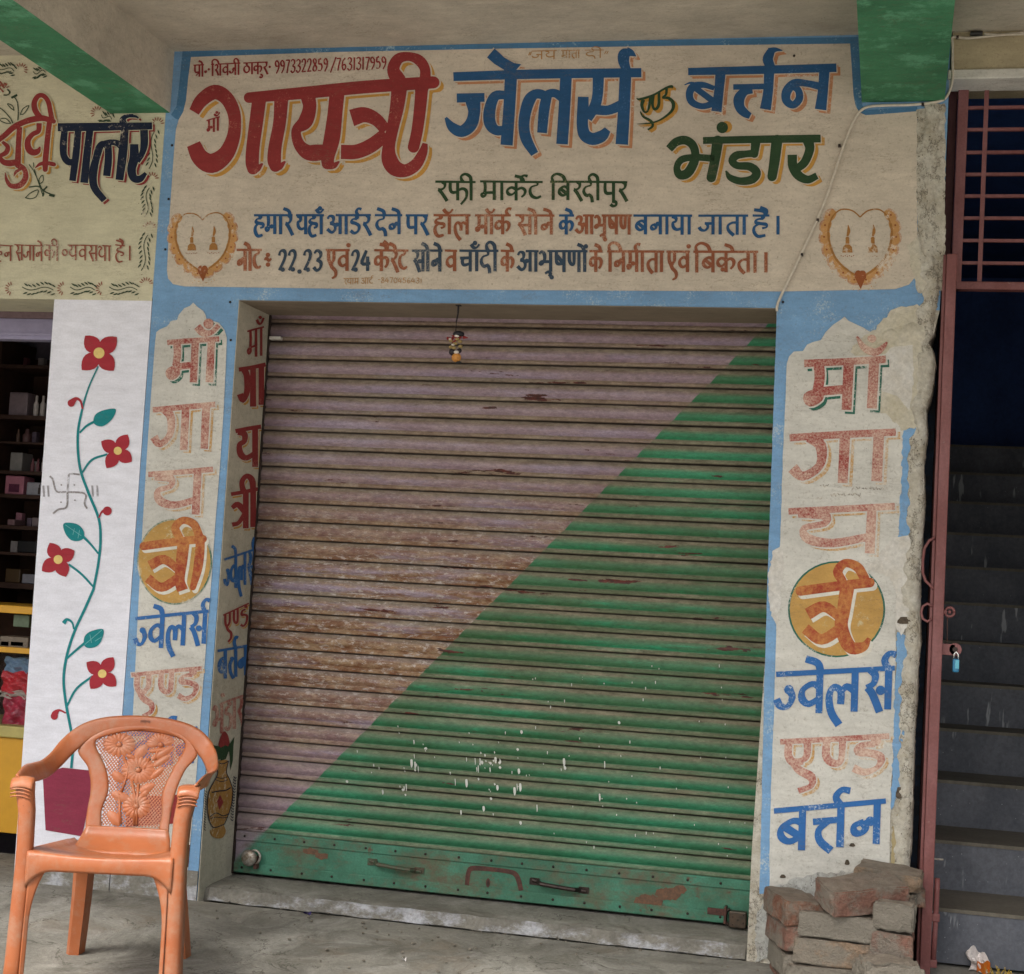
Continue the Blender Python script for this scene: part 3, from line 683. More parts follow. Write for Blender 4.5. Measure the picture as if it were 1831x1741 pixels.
bh = [
 ('b', [(576,702,46),(960,694,50),(1346,689,52)]),
 ('b', [(354,757,52),(400,712,56),(460,700,58),(508,732,56),(526,790,54),(515,850,60),(475,915,62),(425,926,58),(405,880,44),(435,828,46),(520,812,44),(650,820,46)]),
 ('r', [(672,705,72),(654,830,64),(630,945,62)]),
 ('r', [(922,710,62),(912,790,52)]), ('r', [(915,785,50),(860,790,46),(795,800,54),(768,835,52),(800,866,48),(880,872,54),(926,910,58),(900,955,56),(825,968,50),(755,945,42),(728,905,14)]),
 ('r', [(1060,700,72),(1045,830,68),(1028,938,62)]),
 ('b', [(1262,700,70),(1274,760,60),(1240,845,56),(1185,890,50)]), ('b', [(1160,795,62),(1164,870,62),(1200,930,62),(1262,958,52),(1322,932,44)]),
]
w_ = big_word('lettering', 1100, 60, 3.662, bh, m_grn, m_yel, sign, 'dark green Hindi word under the blue one', (7, 5), 1.8, m_rim)
p_ = Paint(FRONT, .0050, OUT); p_.disc(1100+702/3.662, 60+617/3.662, 10.3); p_.build('lettering', m_grn, sign)
p_ = Paint(FRONT, .0034, OUT); p_.disc(1100+728/3.662, 60+612/3.662, 10.5); p_.build('letter_shadow', m_yel, sign)
an = [
 ('b', [(140,425,4),(165,432,16),(250,405,14),(330,360,14),(372,348,18),(374,362,3)]),
 ('b', [(186,435,24),(176,470,22),(190,512,14),(212,512,12),(226,470,18),(232,410,18)]),
 ('b', [(250,405,22),(246,470,18),(262,498,18),(286,470,20),(288,385,18)]),
 ('b', [(338,358,18),(334,400,16),(312,422,12),(352,425,20),(382,460,24),(370,510,18),(300,565,12),(230,588,10),(145,594,3)]),
 ('b', [(165,512,8),(185,545,14),(236,575,18),(246,608,16),(215,632,12)]),
]
big_word('lettering', 1100, 60, 3.662, an, m_grn, m_yel, sign, 'small slanted green Hindi word between the blue words', (5, 4), 0, None)
# small lines of the sign
text('प्रो॰-शिवजी ठाकुर-'.replace('प्र', 'पr').replace('शि', 'िश'), 347, 117, 487, 111, 21, m_red, sign, label='small red line of a name', wt=.17)
text('9973322859', 492, 108, 588, 104, 24, m_red, sign, label='red telephone number', wt=.13)
text('/', 590, 104, 602, 104, 24, m_red, sign, wt=.13)
text('7631317959', 602, 104, 692, 101, 23, m_red, sign, label='second red telephone number', wt=.13)
text('माँ', 370, 216, 394, 209, 24, m_red, sign, label='tiny red Hindi word inside the big letter', wt=.18)
text('"जय', 944, 92, 996, 91, 15, m_tan, sign, label='faint ochre blessing at the top', wt=.16)
text('माता', 1004, 91, 1038, 90, 14, m_tan, sign, wt=.16); text('दी"', 1046, 90, 1088, 90, 14, m_tan, sign, wt=.16)
for s_, a, b, y in (('रफी', 779, 851, 325), ('मार्केट'.replace('र्के', 'कRे'), 859, 971, 325), ('िबरदीपुर', 984, 1122, 325)):
    text(s_, a, y, b, y + 1, 33, m_grn, sign, label='green Hindi word of the address line', wt=.19, hx=.8)
line = [('हमारे', 455, 524, m_blu), ('यहाँ', 530, 580, m_blu), ('अार्डर'.replace('र्ड', 'डR'), 585, 664, m_blu), ('देने', 671, 720, m_blu), ('पर', 726, 766, m_blu), ('हॉल', 776, 842, m_bro), ('मॉर्क'.replace('र्क', 'कR'), 850, 914, m_bro), ('सोने', 922, 992, m_bro), ('के', 1000, 1027, m_blu), ('अाभूषण', 1029, 1130, m_bro), ('बनाया', 1133, 1238, m_blu), ('जाता', 1249, 1338, m_blu), ('है', 1346, 1376, m_blu), ('।', 1385, 1398, m_blu)]
for s_, a, b, mt in line:
    text(s_, a, 385 + (a - 455) * .001, b, 385 + (b - 455) * .001, 34, mt, sign, label='Hindi word of the upper small line', wt=.19)
line = [('नोट', 424, 469, m_bro), ('~', 472, 489, m_bro), ('22,23', 497, 578, m_slate), ('एवं', 583, 626, m_bro), ('24', 628, 665, m_slate), ('कैरेट', 670, 731, m_bro), ('सोने', 737, 792, m_slate), ('व', 796, 818, m_bro), ('चाँदी', 822, 892, m_slate), ('के', 896, 920, m_bro), ('अाभूषणों', 925, 1051, m_slate), ('के', 1054, 1078, m_bro), ('िनर्माता'.replace('र्मा', 'मRा'), 1086, 1188, m_bro), ('एवं', 1192, 1234, m_bro), ('िबक्रेता'.replace('क्रे', 'Qे'), 1240, 1356, m_bro), ('।', 1364, 1376, m_bro)]
for s_, a, b, mt in line:
    text(s_, a, 447 + (a - 424) * .004, b, 447 + (b - 424) * .004, 37, mt, sign, label='Hindi word of the lower small line', wt=.18)
text('Sयाम अार्ट'.replace('र्ट', 'टR'), 615, 498, 668, 497, 11, m_tan, sign, label='faint signature of the sign painter', wt=.14)
text('-8470456431', 676, 496, 756, 497, 10, m_tan, sign, wt=.13)

# ---- heart shaped necklace pictures at both ends of the sign
def necklace(cx, cy, s, slant):
    P0 = Paint(FRONT, .0027, OUT)
    P1 = Paint(FRONT, .0032, OUT); P2 = Paint(FRONT, .0040, OUT); P3 = Paint(FRONT, .0046, OUT)
    def T(x, y, wd=None):
        X = cx + x*s; Y = cy + y*s + slant*x*s; return (X, Y) if wd is None else (X, Y, wd*s)
    def heart(t):   # 0 top notch -> 1 bottom, right side
        pts = [(0,-42),(12,-52),(30,-54),(44,-42),(50,-22),(48,0),(38,24),(20,42),(0,54)]
        cc = catmull([(a, b, 0) for a, b in pts], 6); q = t * (len(cc)-1); k = min(int(q), len(cc)-2); q -= k; return cc[k][0]*(1-q)+cc[k+1][0]*q, cc[k][1]*(1-q)+cc[k+1][1]*q
    for sg in (-1, 1):
        C = [heart(t/16) for t in range(17)]
        P2.stroke([T(sg*x, y, 2.2) for x, y in C[:8]]); P2.stroke([T(sg*x, y, 3.5) for x, y in C[7:]])
        for k in range(7):   # scalloped gold lobes hanging outside the chain
            x, y = heart(.36 + .60 * k / 6); x2, y2 = x*1.06 + 2, y*1.05 + 2
            an = math.atan2(y2 - 5, sg*x2); P0.disc(*T(sg*x2 + math.cos(an)*3.2, y2 + math.sin(an)*3.2), 11.5*s, 7.5*s, 16, rot=an + math.pi/2); P1.disc(*T(sg*x2, y2), 11.5*s, 7.5*s, 16, rot=an + math.pi/2)
            P3.disc(*T(sg*x2 + math.cos(an)*2, y2 + math.sin(an)*2), 1.6*s, n=8)
        # jhumka earring
        ex = sg * 20
        P2.stroke([T(ex+1, -30, 1), T(ex+2, -20, 5), T(ex, -12, 3)]); P2.disc(*T(ex, -8), 3.2*s, n=10); P2.stroke([T(ex, -6, 6), T(ex, 0, 6)])
        P2.poly([T(ex-8, 14), T(ex-7, 5), T(ex-3, 1), T(ex+3, 1), T(ex+7, 5), T(ex+8, 14)])
        for k in range(7): P3.disc(*T(ex-10+k*3.3, 19 + (1 if k % 2 else 0)), .9*s, n=6)
    P3.disc(*T(-3, 50), 6*s, 8*s, 12); P3.disc(*T(4, 50), 6*s, 8*s, 12); P3.poly([T(-9, 52), T(9, 52), T(1, 72)])
    r = random.Random(int(cx))
    for k in range(46):
        a = r.uniform(.05, math.pi-.05); q = r.uniform(66, 72); P1.disc(*T(math.cos(a)*q*.86, math.sin(a)*q - 4 + (8 if abs(a-1.57) < .4 else 0)), .8*s, n=5)
    P0.build('painted_scallop', wallpaint('dark_orange_line', (.44, .18, .07, 1), wear=.3), sign)
    P1.build('painted_necklace', wallpaint('gold_brown_enamel', (.56, .30, .11, 1), wear=.25), sign, 'painted gold necklace with scalloped edge')
    P2.build('painted_earring', wallpaint('ochre_line_enamel', (.38, .18, .05, 1), wear=.2), sign); P3.build('painted_pendant', wallpaint('brown_line_enamel', (.30, .09, .03, 1), wear=.2), sign, kind='stuff')
necklace(363, 434, .97, -.02); necklace(1538, 436, 1.13, 0)

# ------------------------------------------------------------------ pier lettering
def wd(s_, x0, y0, x1, y1, h, mat, par, **k):
    return text(s_, x0, y0, x1, y1, h, mat, par, **k)
KW = dict(wt=.20, nib=.55, head=.8, slant=.05)
LB = .0042
# left pier, front
wd('माँ', 300, 612, 393, 606, 76, m_redw, lpier, accent=m_grnw, shift=(5, 6), rim=m_pier, label='faded red Hindi syllable with green shadow', **KW)
wd('गा', 274, 733, 386, 723, 78, m_redww, lpier, accent=m_yelw, shift=(6, 5), rim=m_pier, label='very faded red Hindi syllable', **KW)
wd('य', 266, 849, 382, 839, 78, m_redww, lpier, accent=m_yelw, shift=(6, 5), rim=m_pier, label='very faded red Hindi syllable', **KW)
wd('ज्वेलर्स'.replace('ज्व', 'Jव').replace('र्स', 'सR'), 243, 1106, 374, 1092, 58, m_bluw, lpier, label='blue Hindi word below the disc', wt=.155, nib=.6, slant=.05)
wd('एण्ड'.replace('ण्', 'N'), 236, 1206, 362, 1194, 56, m_redww, lpier, accent=m_yelw, shift=(5, 5), rim=m_pier, label='faded red Hindi word above the chair', **KW)
wd('बTर्न'.replace('Tर्न', 'TRन'), 236, 1312, 354, 1302, 62, m_bluw, lpier, label='blue Hindi word half hidden by the chair', wt=.19, nib=.6, slant=.05)
pt = Paint(FRONT, .0040, OUT); pt.poly([(228, 1425), (345, 1419), (341, 1470), (226, 1478)]); pt.build('painted_band', m_red, lpier)
def disc_letter(cx, cy, rx, ry, par, s, worn):
    P0 = Paint(FRONT, .0040, OUT); P0.disc(cx, cy, rx, ry, 40); P0.build('painted_disc', m_grnw if worn else wallpaint('disc_rim_green', (.03, .15, .09, 1), wear=.3), par)
    P1 = Paint(FRONT, .0044, OUT); P1.disc(cx, cy, rx*.96, ry*.965, 40); P1.build('painted_disc', wallpaint('golden_ochre_disc', (.55, .33, .10, 1), wear=.15, dirt=.35, under=(.5, .42, .25, 1)), par, 'golden disc with green rim')
    S = lambda P: [(cx + x*s, cy + y*s, w_*s) for x, y, w_ in P]
    tri = [('r', [(-60,-30,16),(0,-38,16),(55,-44,16)]), ('b', [(18,-40,24),(14,0,22),(10,35,20),(16,56,22)]), ('b', [(-48,8,20),(-20,-4,18),(10,18,14)]), ('b', [(-52,32,18),(-25,50,18),(10,30,18)]),
           ('r', [(10,-46,16),(2,-66,16),(16,-80,14),(36,-74,16),(46,-56,16),(50,-36,18),(46,10,18),(36,50,12)])]
    if worn: tri[-1] = ('r', [(10,-46,14),(2,-62,16),(14,-76,14),(34,-70,16),(46,-52,16)]); tri[1] = ('b', [(18,-40,24),(12,0,22),(8,30,22),(22,62,22),(44,62,16),(54,48,6)])
    W_ = Paint(FRONT, .0048, OUT); M_ = Paint(FRONT, .0052, OUT)
    for c, P in tri: W_.stroke([(x+4*s*1.1, y+5*s*1.1, w2) for x, y, w2 in S(P)], cap=c); M_.stroke(S(P), cap=c)
    W_.build('letter_rim', wallpaint('white_line_enamel', (.7, .68, .6, 1), wear=.1), par); M_.build('lettering', wallpaint('crimson_orange_enamel', (.34, .06, .03, 1), wear=.34, under=(.50, .22, .07, 1)), par, 'dark red Hindi syllable inside the disc')
disc_letter(313, 1004, 67, 77, lpier, .92, False)
KW['wt'] = .235
# right pier
wd('मा', 1438, 651, 1584, 643, 86, m_redw, rpier, accent=m_grnw, shift=(6, 7), rim=m_pier, label='faded red Hindi syllable with green shadow', base=.0072, **KW)
ps = Paint(FRONT, .0078, OUT); ps.stroke([(1532, 602, 4), (1545, 622, 12), (1565, 630, 14), (1580, 620, 9), (1586, 612, 3)]); ps.disc(1559, 606, 8, 7); ps.build('lettering', m_redw, rpier)
wd('गा', 1412, 782, 1602, 772, 88, m_redw, rpier, accent=m_yelw, shift=(8, 6), rim=m_pier, label='faded red Hindi syllable', base=.0060, **KW)
wd('य', 1410, 915, 1600, 905, 82, m_redww, rpier, accent=m_yelw, shift=(7, 6), rim=m_pier, label='badly worn red Hindi syllable', base=.0062, **KW)
disc_letter(1496, 1089, 87, 86, rpier, 1.08, True)
wd('ज्वेलर्स'.replace('ज्व', 'Jव').replace('र्स', 'सR'), 1388, 1206, 1600, 1194, 74, m_bluw, rpier, label='blue Hindi word under the disc', wt=.19, nib=.6, base=.0060, slant=.03)
wd('एण्ड'.replace('ण्', 'N'), 1395, 1326, 1590, 1316, 66, m_redww, rpier, accent=m_yelw, shift=(6, 6), rim=m_pier, label='faded red Hindi word', base=.0060, **KW)
wd('बTर्न'.replace('Tर्न', 'TRन'), 1384, 1449, 1584, 1432, 76, m_bluw, rpier, label='flaking blue Hindi word near the bricks', wt=.19, nib=.6, base=.0060, slant=.03)
# faint pencil scribbles
ps = Paint(FRONT, .0058, OUT); rz = random.Random(8)
for (ax, ay, n_) in ((1524, 872, 11), (1486, 884, 9), (1466, 868, 3), (1460, 890, 2)):
    for k in range(n_):
        x = ax + k*6 + rz.uniform(-1, 1); ps.stroke([(x, ay + rz.uniform(-3, 2), 1.1), (x + rz.uniform(1, 4), ay + rz.uniform(0, 4), 1.1), (x + rz.uniform(2, 6), ay + rz.uniform(-3, 3), .8)])
mp_ = wallpaint('pencil_grey', (.12, .11, .10, 1), wear=.3); ps.build('scribble', mp_, rpier)

# reveal of the left pier (plane x = 0)
SIDE = lambda px, py: onX(px, py, .0015); SOUT = Vector((1, 0, 0))
RK = dict(mapf=SIDE, out=SOUT, base=.0022)
wd('माँ', 441, 592, 471, 584, 50, m_red, reveal, wt=.10, nib=.6, label='small red Hindi syllable inside the doorway', **RK)
wd('गा', 426, 661, 474, 652, 70, m_red, reveal, wt=.17, nib=.6, accent=m_yel, shift=(4, 4), rim=rmat, label='red Hindi syllable inside the doorway', **RK)
wd('य', 420, 770, 466, 762, 70, m_red, reveal, wt=.17, nib=.6, accent=m_yel, shift=(3, 4), rim=rmat, **RK)
wd('Fी', 412, 884, 460, 874, 66, m_red, reveal, wt=.17, nib=.6, accent=m_yel, shift=(3, 4), rim=rmat, **RK)
wd('ज्वेलर्स'.replace('ज्व', 'Jव').replace('र्स', 'सR'), 400, 1000, 456, 982, 58, m_bluw, reveal, wt=.095, nib=.8, label='blue Hindi word inside the doorway', **RK)
wd('एण्ड'.replace('ण्', 'N'), 398, 1100, 444, 1078, 38, m_red, reveal, wt=.13, nib=.6, accent=m_yel, shift=(2, 3), rim=rmat, **RK)
wd('बTर्न'.replace('Tर्न', 'TRन'), 388, 1164, 442, 1154, 52, m_bluw, reveal, wt=.12, nib=.75, **RK)
wd('भंडार', 380, 1263, 434, 1243, 54, m_redw, reveal, wt=.12, nib=.6, **RK)
# vase of fruit painted at the foot of the reveal (zoom 200,1160 x3.957)
def Z3(x, y): return (200 + x/3.957, 1160 + y/3.957)
def vase(mapf, out, par, dx=0., base=.0024, mir=False):
    T = (lambda x, y: Z3(x, y)) if not mir else None
    P = Paint(mapf, base, out); P.poly(smooth_poly([Z3(*q) for q in [(735,800),(820,790),(805,870),(830,930),(850,1010),(840,1100),(815,1180),(790,1240),(802,1290),(780,1335),(735,1340),(700,1320),(690,1285),(712,1262),(680,1200),(668,1110),(680,1010),(715,940),(742,880)]]))
    P.build('painted_vase', wallpaint('vase_ochre', (.42, .22, .06, 1), wear=.15), par, 'painted ochre vase with leaves and fruit')
    P = Paint(mapf, base + .0006, out); P.poly(smooth_poly([Z3(*q) for q in [(750,690),(765,620),(792,582),(820,620),(826,690),(790,710)]])); P.poly([Z3(*q) for q in [(738,1080),(760,1030),(785,1085),(755,1140)]])
    P.build('painted_fruit', m_red, par)
    P = Paint(mapf, base + .0009, out)
    for q in ([(710,680),(760,690),(780,770),(745,785),(725,740)], [(760,700),(800,680),(830,700),(800,780),(765,790)], [(815,690),(862,620),(855,680),(850,790),(832,860),(830,760)]): P.poly([Z3(*a) for a in q])
    P.build('painted_leaf', m_grn, par)
    P = Paint(mapf, base + .0012, out); LW = lambda L_, w_=1.2: P.stroke([Z3(*a) + (w_,) for a in L_])
    LW([(730,905),(770,915),(812,905)]); LW([(726,925),(770,938),(815,925)]); LW([(700,1015),(750,1005),(800,1000),(835,980)], 2); LW([(685,1190),(730,1160),(780,1180),(825,1165)], 1.6); LW([(690,1200),(730,1190),(780,1195),(815,1190)], 1.2); LW([(735,800),(780,812),(820,792)], 1.4)
    LW([(668,1110),(680,1010),(715,940),(742,880),(735,800)], 1.3); LW([(820,790),(805,870),(830,930),(850,1010),(840,1100),(815,1180),(790,1240)], 1.3); LW([(668,1110),(680,1200),(712,1262),(790,1240)], 1.4)
    r = random.Random(3)
    for k in range(16):
        y = 900 + k*20; P.stroke([Z3(862 - k*1.5 - 8, y) + (1.2,), Z3(866 - k*1.5, y + 14) + (1.6,)]); P.stroke([Z3(874 - k*1.5, y + 6) + (1.2,), Z3(868 - k*1.5, y + 18) + (1.4,)])
        y = 1000 + k*18; P.stroke([Z3(650 - k*.5, y) + (1.2,), Z3(664 - k*.5, y + 14) + (1.4,)])
    P.build('painted_outline', m_navy, par)
vase(SIDE, SOUT, reveal)
# ------------------------------------------------------------------ roller shutter
SY = .288; PITCH_S = .0666; ZL = [1.951 - PITCH_S * k for k in range(-2, 28)]
dA = onY(1152, 803, SY); dB = onY(801, 1157, SY)     # two points of the green / lilac paint line
def shutter_mat():
    s = NT('shutter_paint'); X, Y_, Z = s.sep()
    tc = s.n('ShaderNodeTexCoord').outputs['Object']; lz = s.sep(tc)[2]
    ph = s.math('DIVIDE', s.math('MULTIPLY', lz, -1.), PITCH_S)      # 0 top of the slat, 1 foot
    k = (dB.z - dA.z) / (dB.x - dA.x)
    wob = s.math('MULTIPLY', s.math('SUBTRACT', s.noise(30, 3), .5), .012)
    side = s.math('SUBTRACT', s.math('SUBTRACT', Z, dA.z), s.math('MULTIPLY', s.math('SUBTRACT', X, dA.x), k))
    green = s.ramp(s.math('ADD', side, wob), -.002, .002, 1, 0)
    lil = s.mix(s.ramp(s.noise(3, 4, .6, stretch=(.4, 1, 1)), .35, .7), (.23, .17, .235, 1), (.34, .28, .34, 1))
    grn = s.mix(s.ramp(s.noise(2.4, 5, .65, stretch=(.5, 1, 1)), .38, .66), (.02, .14, .055, 1), (.03, .29, .15, 1))
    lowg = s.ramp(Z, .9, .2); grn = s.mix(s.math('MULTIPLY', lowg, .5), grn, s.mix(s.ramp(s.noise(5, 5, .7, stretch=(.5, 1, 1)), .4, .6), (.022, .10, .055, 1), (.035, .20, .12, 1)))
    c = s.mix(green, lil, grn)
    # road dust lies on the upward facing top of each slat and in the bead
    top = s.ramp(ph, .16, .42, 1, 0); bead = s.ramp(ph, .70, .76, 0, 1)
    dn = s.ramp(s.noise(9, 7, .8, stretch=(.25, 1, 3)), .32, .62, .5, 1.25)
    dust = s.math('MULTIPLY', s.math('MAXIMUM', top, s.math('MULTIPLY', bead, .95)), dn)
    dust = s.math('MULTIPLY', dust, s.ramp(s.math('ADD', Z, s.math('MULTIPLY', s.noise(2.0, 3), .5)), .55, 1.25, .55, 1.05))
    dust = s.math('MINIMUM', s.math('MULTIPLY', dust, s.ramp(s.noise(3.3, 3), .3, .6, .85, 1.1)), .92)
    dc = s.mix(s.ramp(s.noise(40, 4, .7, stretch=(.4, 1, 1)), .3, .7), (.155, .12, .085, 1), (.31, .26, .19, 1))
    c = s.mix(dust, c, dc)
    # scuffed band across the middle: lilac worn to brown, green to dirty olive
    band = s.math('MULTIPLY', s.ramp(Z, 1.55, 1.10), s.ramp(Z, .35, .75))
    sc = s.ramp(s.noise(6.5, 8, .78, stretch=(.22, 1, 1.6), off=(2, 0, 5)), .39, .50, 0, 1)
    wm = s.math('MULTIPLY', s.math('MULTIPLY', sc, s.ramp(band, 0, 1, .30, 1.0)), s.ramp(ph, .18, .3, .3, 1))
    c = s.mix(s.math('MULTIPLY', wm, s.mathclip(s.math('SUBTRACT', 1., s.math('MULTIPLY', green, .35)))), c, s.mix(green, s.mix(s.ramp(s.noise(30, 7, .8, stretch=(.4, 1, 1)), .42, .56), (.30, .20, .12, 1), (.17, .075, .035, 1)), (.06, .10, .045, 1)))
    wh = s.math('MULTIPLY', s.ramp(s.noise(75, 6, .8, stretch=(.4, 1, 1), off=(0, 3, 0)), .54, .60, 0, .75), s.math('MULTIPLY', band, s.math('SUBTRACT', 1., green)))
    c = s.mix(wh, c, (.5, .45, .42, 1))
    # rust scabs drawn out along the slat
    r1 = s.noise(5.5, 3, .6, stretch=(.55, 1, 5.5), off=(1, 0, 3)); r2 = s.noise(55, 5, .7, stretch=(.5, 1, 1.4))
    rust = s.ramp(s.math('ADD', s.math('MULTIPLY', r1, .75), s.math('MULTIPLY', r2, .25)), .642, .66, 0, 1)
    c = s.mix(rust, c, s.mix(s.ramp(r2, .4, .6), (.14, .03, .02, 1), (.055, .022, .018, 1)))
    fl_ = s.ramp(s.noise(16, 6, .8, stretch=(.3, 1, 1.2), off=(6, 0, 1)), .62, .70, 0, .6); c = s.mix(fl_, c, (.10, .075, .05, 1))
    gap_shade = s.ramp(ph, .91, .97, 0, .9); c = s.mix(gap_shade, c, (.03, .022, .018, 1)); gap_shade_top = s.ramp(ph, .0, .05, .8, 0); c = s.mix(gap_shade_top, c, (.04, .03, .025, 1))  # shade of the gaps between slats, painted as dark lines
    c = s.mul(c, s.ramp(s.noise(95, 6, .85, stretch=(.45, 1, 1.2)), .32, .68, .62, 1.28))
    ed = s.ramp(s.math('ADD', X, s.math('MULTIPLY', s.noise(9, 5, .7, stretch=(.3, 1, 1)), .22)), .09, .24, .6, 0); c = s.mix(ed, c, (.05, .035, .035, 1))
    s.bump(s.math('ADD', s.noise(60, 5, .7, stretch=(.3, 1, 1)), s.math('MULTIPLY', rust, .6)), .25, .003)
    return s.fin(c, s.ramp(dust, 0, 1, .45, .85), .35)
def _clip(s, v):
    x = s.n('ShaderNodeClamp'); s.set(x.inputs[0], v); return x.outputs[0]
NT.mathclip = _clip
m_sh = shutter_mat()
shut = empty('roller_shutter', (.95, SY, 0), 'ribbed steel roller shutter painted half lilac and half green across a diagonal', 'roller shutter')
prof = [(0, .009), (.03, .004), (.08, .0005), (.16, -.0035), (.26, -.0065), (.36, -.008), (.46, -.0082), (.56, -.0065), (.64, -.0035), (.69, -.0005), (.72, .001), (.75, -.002), (.80, -.0045), (.88, -.005), (.94, -.0035), (.97, .000), (.985, .006), (1.0, .009)]
XL, XR = .004, 1.915; NX = 48
rg = random.Random(7)
vs = []; fs = []
for i in range(NX + 1):
    x = XL + (XR - XL) * i / NX
    for t, y in prof: vs.append((x, y + .0008 * math.sin(x * 9), -t * PITCH_S))
n = len(prof)
for i in range(NX):
    for j in range(n - 1): fs.append((i*n+j, (i+1)*n+j, (i+1)*n+j+1, i*n+j+1))
slm = bpy.data.meshes.new('slat'); slm.from_pydata(vs, [], fs); slm.materials.append(m_sh)
for p in slm.polygons: p.use_smooth = True
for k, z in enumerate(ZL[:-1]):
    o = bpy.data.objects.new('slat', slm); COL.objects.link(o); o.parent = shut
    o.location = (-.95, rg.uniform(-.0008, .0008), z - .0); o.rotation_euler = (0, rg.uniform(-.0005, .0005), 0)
# bottom rail
def rail_mat():
    s = NT('rusty_green_rail'); X, Y_, Z = s.sep()
    c = s.mix(s.ramp(s.noise(4, 5, .7), .4, .62), (.04, .135, .085, 1), (.065, .225, .15, 1))
    k = (dB.z - dA.z) / (dB.x - dA.x); side = s.math('SUBTRACT', s.math('SUBTRACT', Z, dA.z), s.math('MULTIPLY', s.math('SUBTRACT', X, dA.x), k))
    c = s.mix(s.ramp(side, -.01, .02, 0, 1), c, (.26, .21, .25, 1))
    ru = s.ramp(s.noise(5.5, 8, .75, stretch=(.6, 1, 1.2), off=(3, 1, 0)), .47, .60, 0, .85)
    c = s.mix(ru, c, s.mix(s.ramp(s.noise(40, 4), .4, .6), (.12, .08, .05, 1), (.09, .11, .065, 1)))
    h = s.ramp(s.noise(11, 6, .8, off=(9, 0, 2)), .6, .66, 0, .9); c = s.mix(h, c, (.12, .05, .03, 1))
    c = s.mul(c, s.ramp(s.noise(150, 3), .3, .7, .85, 1.12)); s.bump(s.noise(50, 6, .7), .4, .004); return s.fin(c, .6, .35)
m_rail = rail_mat()
def metal(name, a, b, rough=.55, me=.3, sc=40):
    s = NT(name); c = s.mix(s.ramp(s.noise(sc, 5, .7), .4, .62), a, b); s.bump(s.noise(sc*2, 4), .3, .002); return s.fin(c, rough, .4, me)
m_rust = metal('brown_rust', (.10, .04, .03, 1), (.05, .025, .02, 1), .8, 0)
m_dark = metal('dark_iron', (.05, .035, .03, 1), (.025, .02, .018, 1), .5, .6)
m_steel = metal('scratched_steel', (.55, .53, .50, 1), (.22, .17, .12, 1), .4, .7)
def gm(me_b, name, mat, par=None, bv=0, sm=False):
    o = me_b.build(name, mat, par or shut, smooth=sm)
    if bv: bevel(o, bv)
    return o
zt = ZL[-1]   # .153
f = MB(); f.box(XL, SY - .001, .004, XR, SY + .004, zt + .006); rail = gm(f, 'bottom_rail', m_rail)
f = MB(); f.box(XL, SY - .007, zt - .032, XR, SY - .0015, zt - .001); gm(f, 'rail_strip', m_rail, rail, .002)
f = MB(); f.box(XL, SY - .009, .006, XR, SY - .0015, .042); gm(f, 'rail_strip', m_rail, rail, .003)
for k in range(17):
    for z in (zt - .016, .025):
        x = .04 + k * .1155 + rg.uniform(-.006, .006); f = MB(); f.ball((x, SY - (.0075 if z > .1 else .0095), z), .0048, .003, .0048, 8, 5); gm(f, 'bolt', m_dark, rail, sm=True)
for px in (708, 1000):
    p = onY(px, 1548 if px < 800 else 1583, SY); f = MB()
    q = [(p.x - .095, SY - .004, p.z + .010), (p.x - .075, SY - .006, p.z + .007), (p.x - .06, SY - .03, p.z + .004), (p.x, SY - .034, p.z), (p.x + .06, SY - .03, p.z - .004), (p.x + .075, SY - .006, p.z - .007), (p.x + .095, SY - .004, p.z - .010)]
    f.tube(q, [.007, .008, .0075, .0075, .0075, .008, .007], 8)
    f.box(p.x - .105, SY - .005, p.z - .006, p.x - .07, SY - .001, p.z + .018); f.box(p.x + .07, SY - .005, p.z - .018, p.x + .105, SY - .001, p.z + .004)
    gm(f, 'handle', metal('green_handle_%d' % px, (.05, .10, .06, 1), (.09, .06, .04, 1), .6, .2) if px < 800 else m_dark, rail, sm=False)
# patch of brown round a keyhole
SH = lambda px, py: onY(px, py, SY)
P_ = Paint(SH, .0024, OUT)
P_.stroke([(835, 1582, 8), (838, 1560, 8), (846, 1552, 9), (880, 1554, 8), (910, 1558, 8), (922, 1563, 9), (928, 1575, 9), (932, 1592, 8)]); P_.build('rusty_patch', m_rust, rail)
f = MB(); p = onY(873, 1578, SY); f.sheet([(p.x + .008*math.cos(t), SY - .0025, p.z + .016*math.sin(t)) for t in [2*math.pi*k/16 for k in range(16)]]); gm(f, 'keyhole_plate', m_rust, rail)
f = MB(); f.sheet([(p.x + .0028*math.cos(t), SY - .003, p.z + .011*math.sin(t)) for t in [2*math.pi*k/12 for k in range(12)]]); gm(f, 'keyhole', m_dark, rail)
P_ = Paint(SH, .0026, OUT); rr = random.Random(4)
for (cx, cy, a) in ((556, 1522, 13), (575, 1530, 12), (1195, 1598, 24), (1215, 1590, 14), (1160, 1612, 26), (790, 1585, 16)):
    P_.poly(rag([(cx + a*math.cos(t), cy + a*.5*math.sin(t)) for t in [2*math.pi*k/12 for k in range(12)]], 2, 4, int(cx)))
P_.build('rust_blotch', metal('orange_rust', (.16, .085, .05, 1), (.10, .06, .04, 1), .85, 0, 60), rail, kind='stuff')
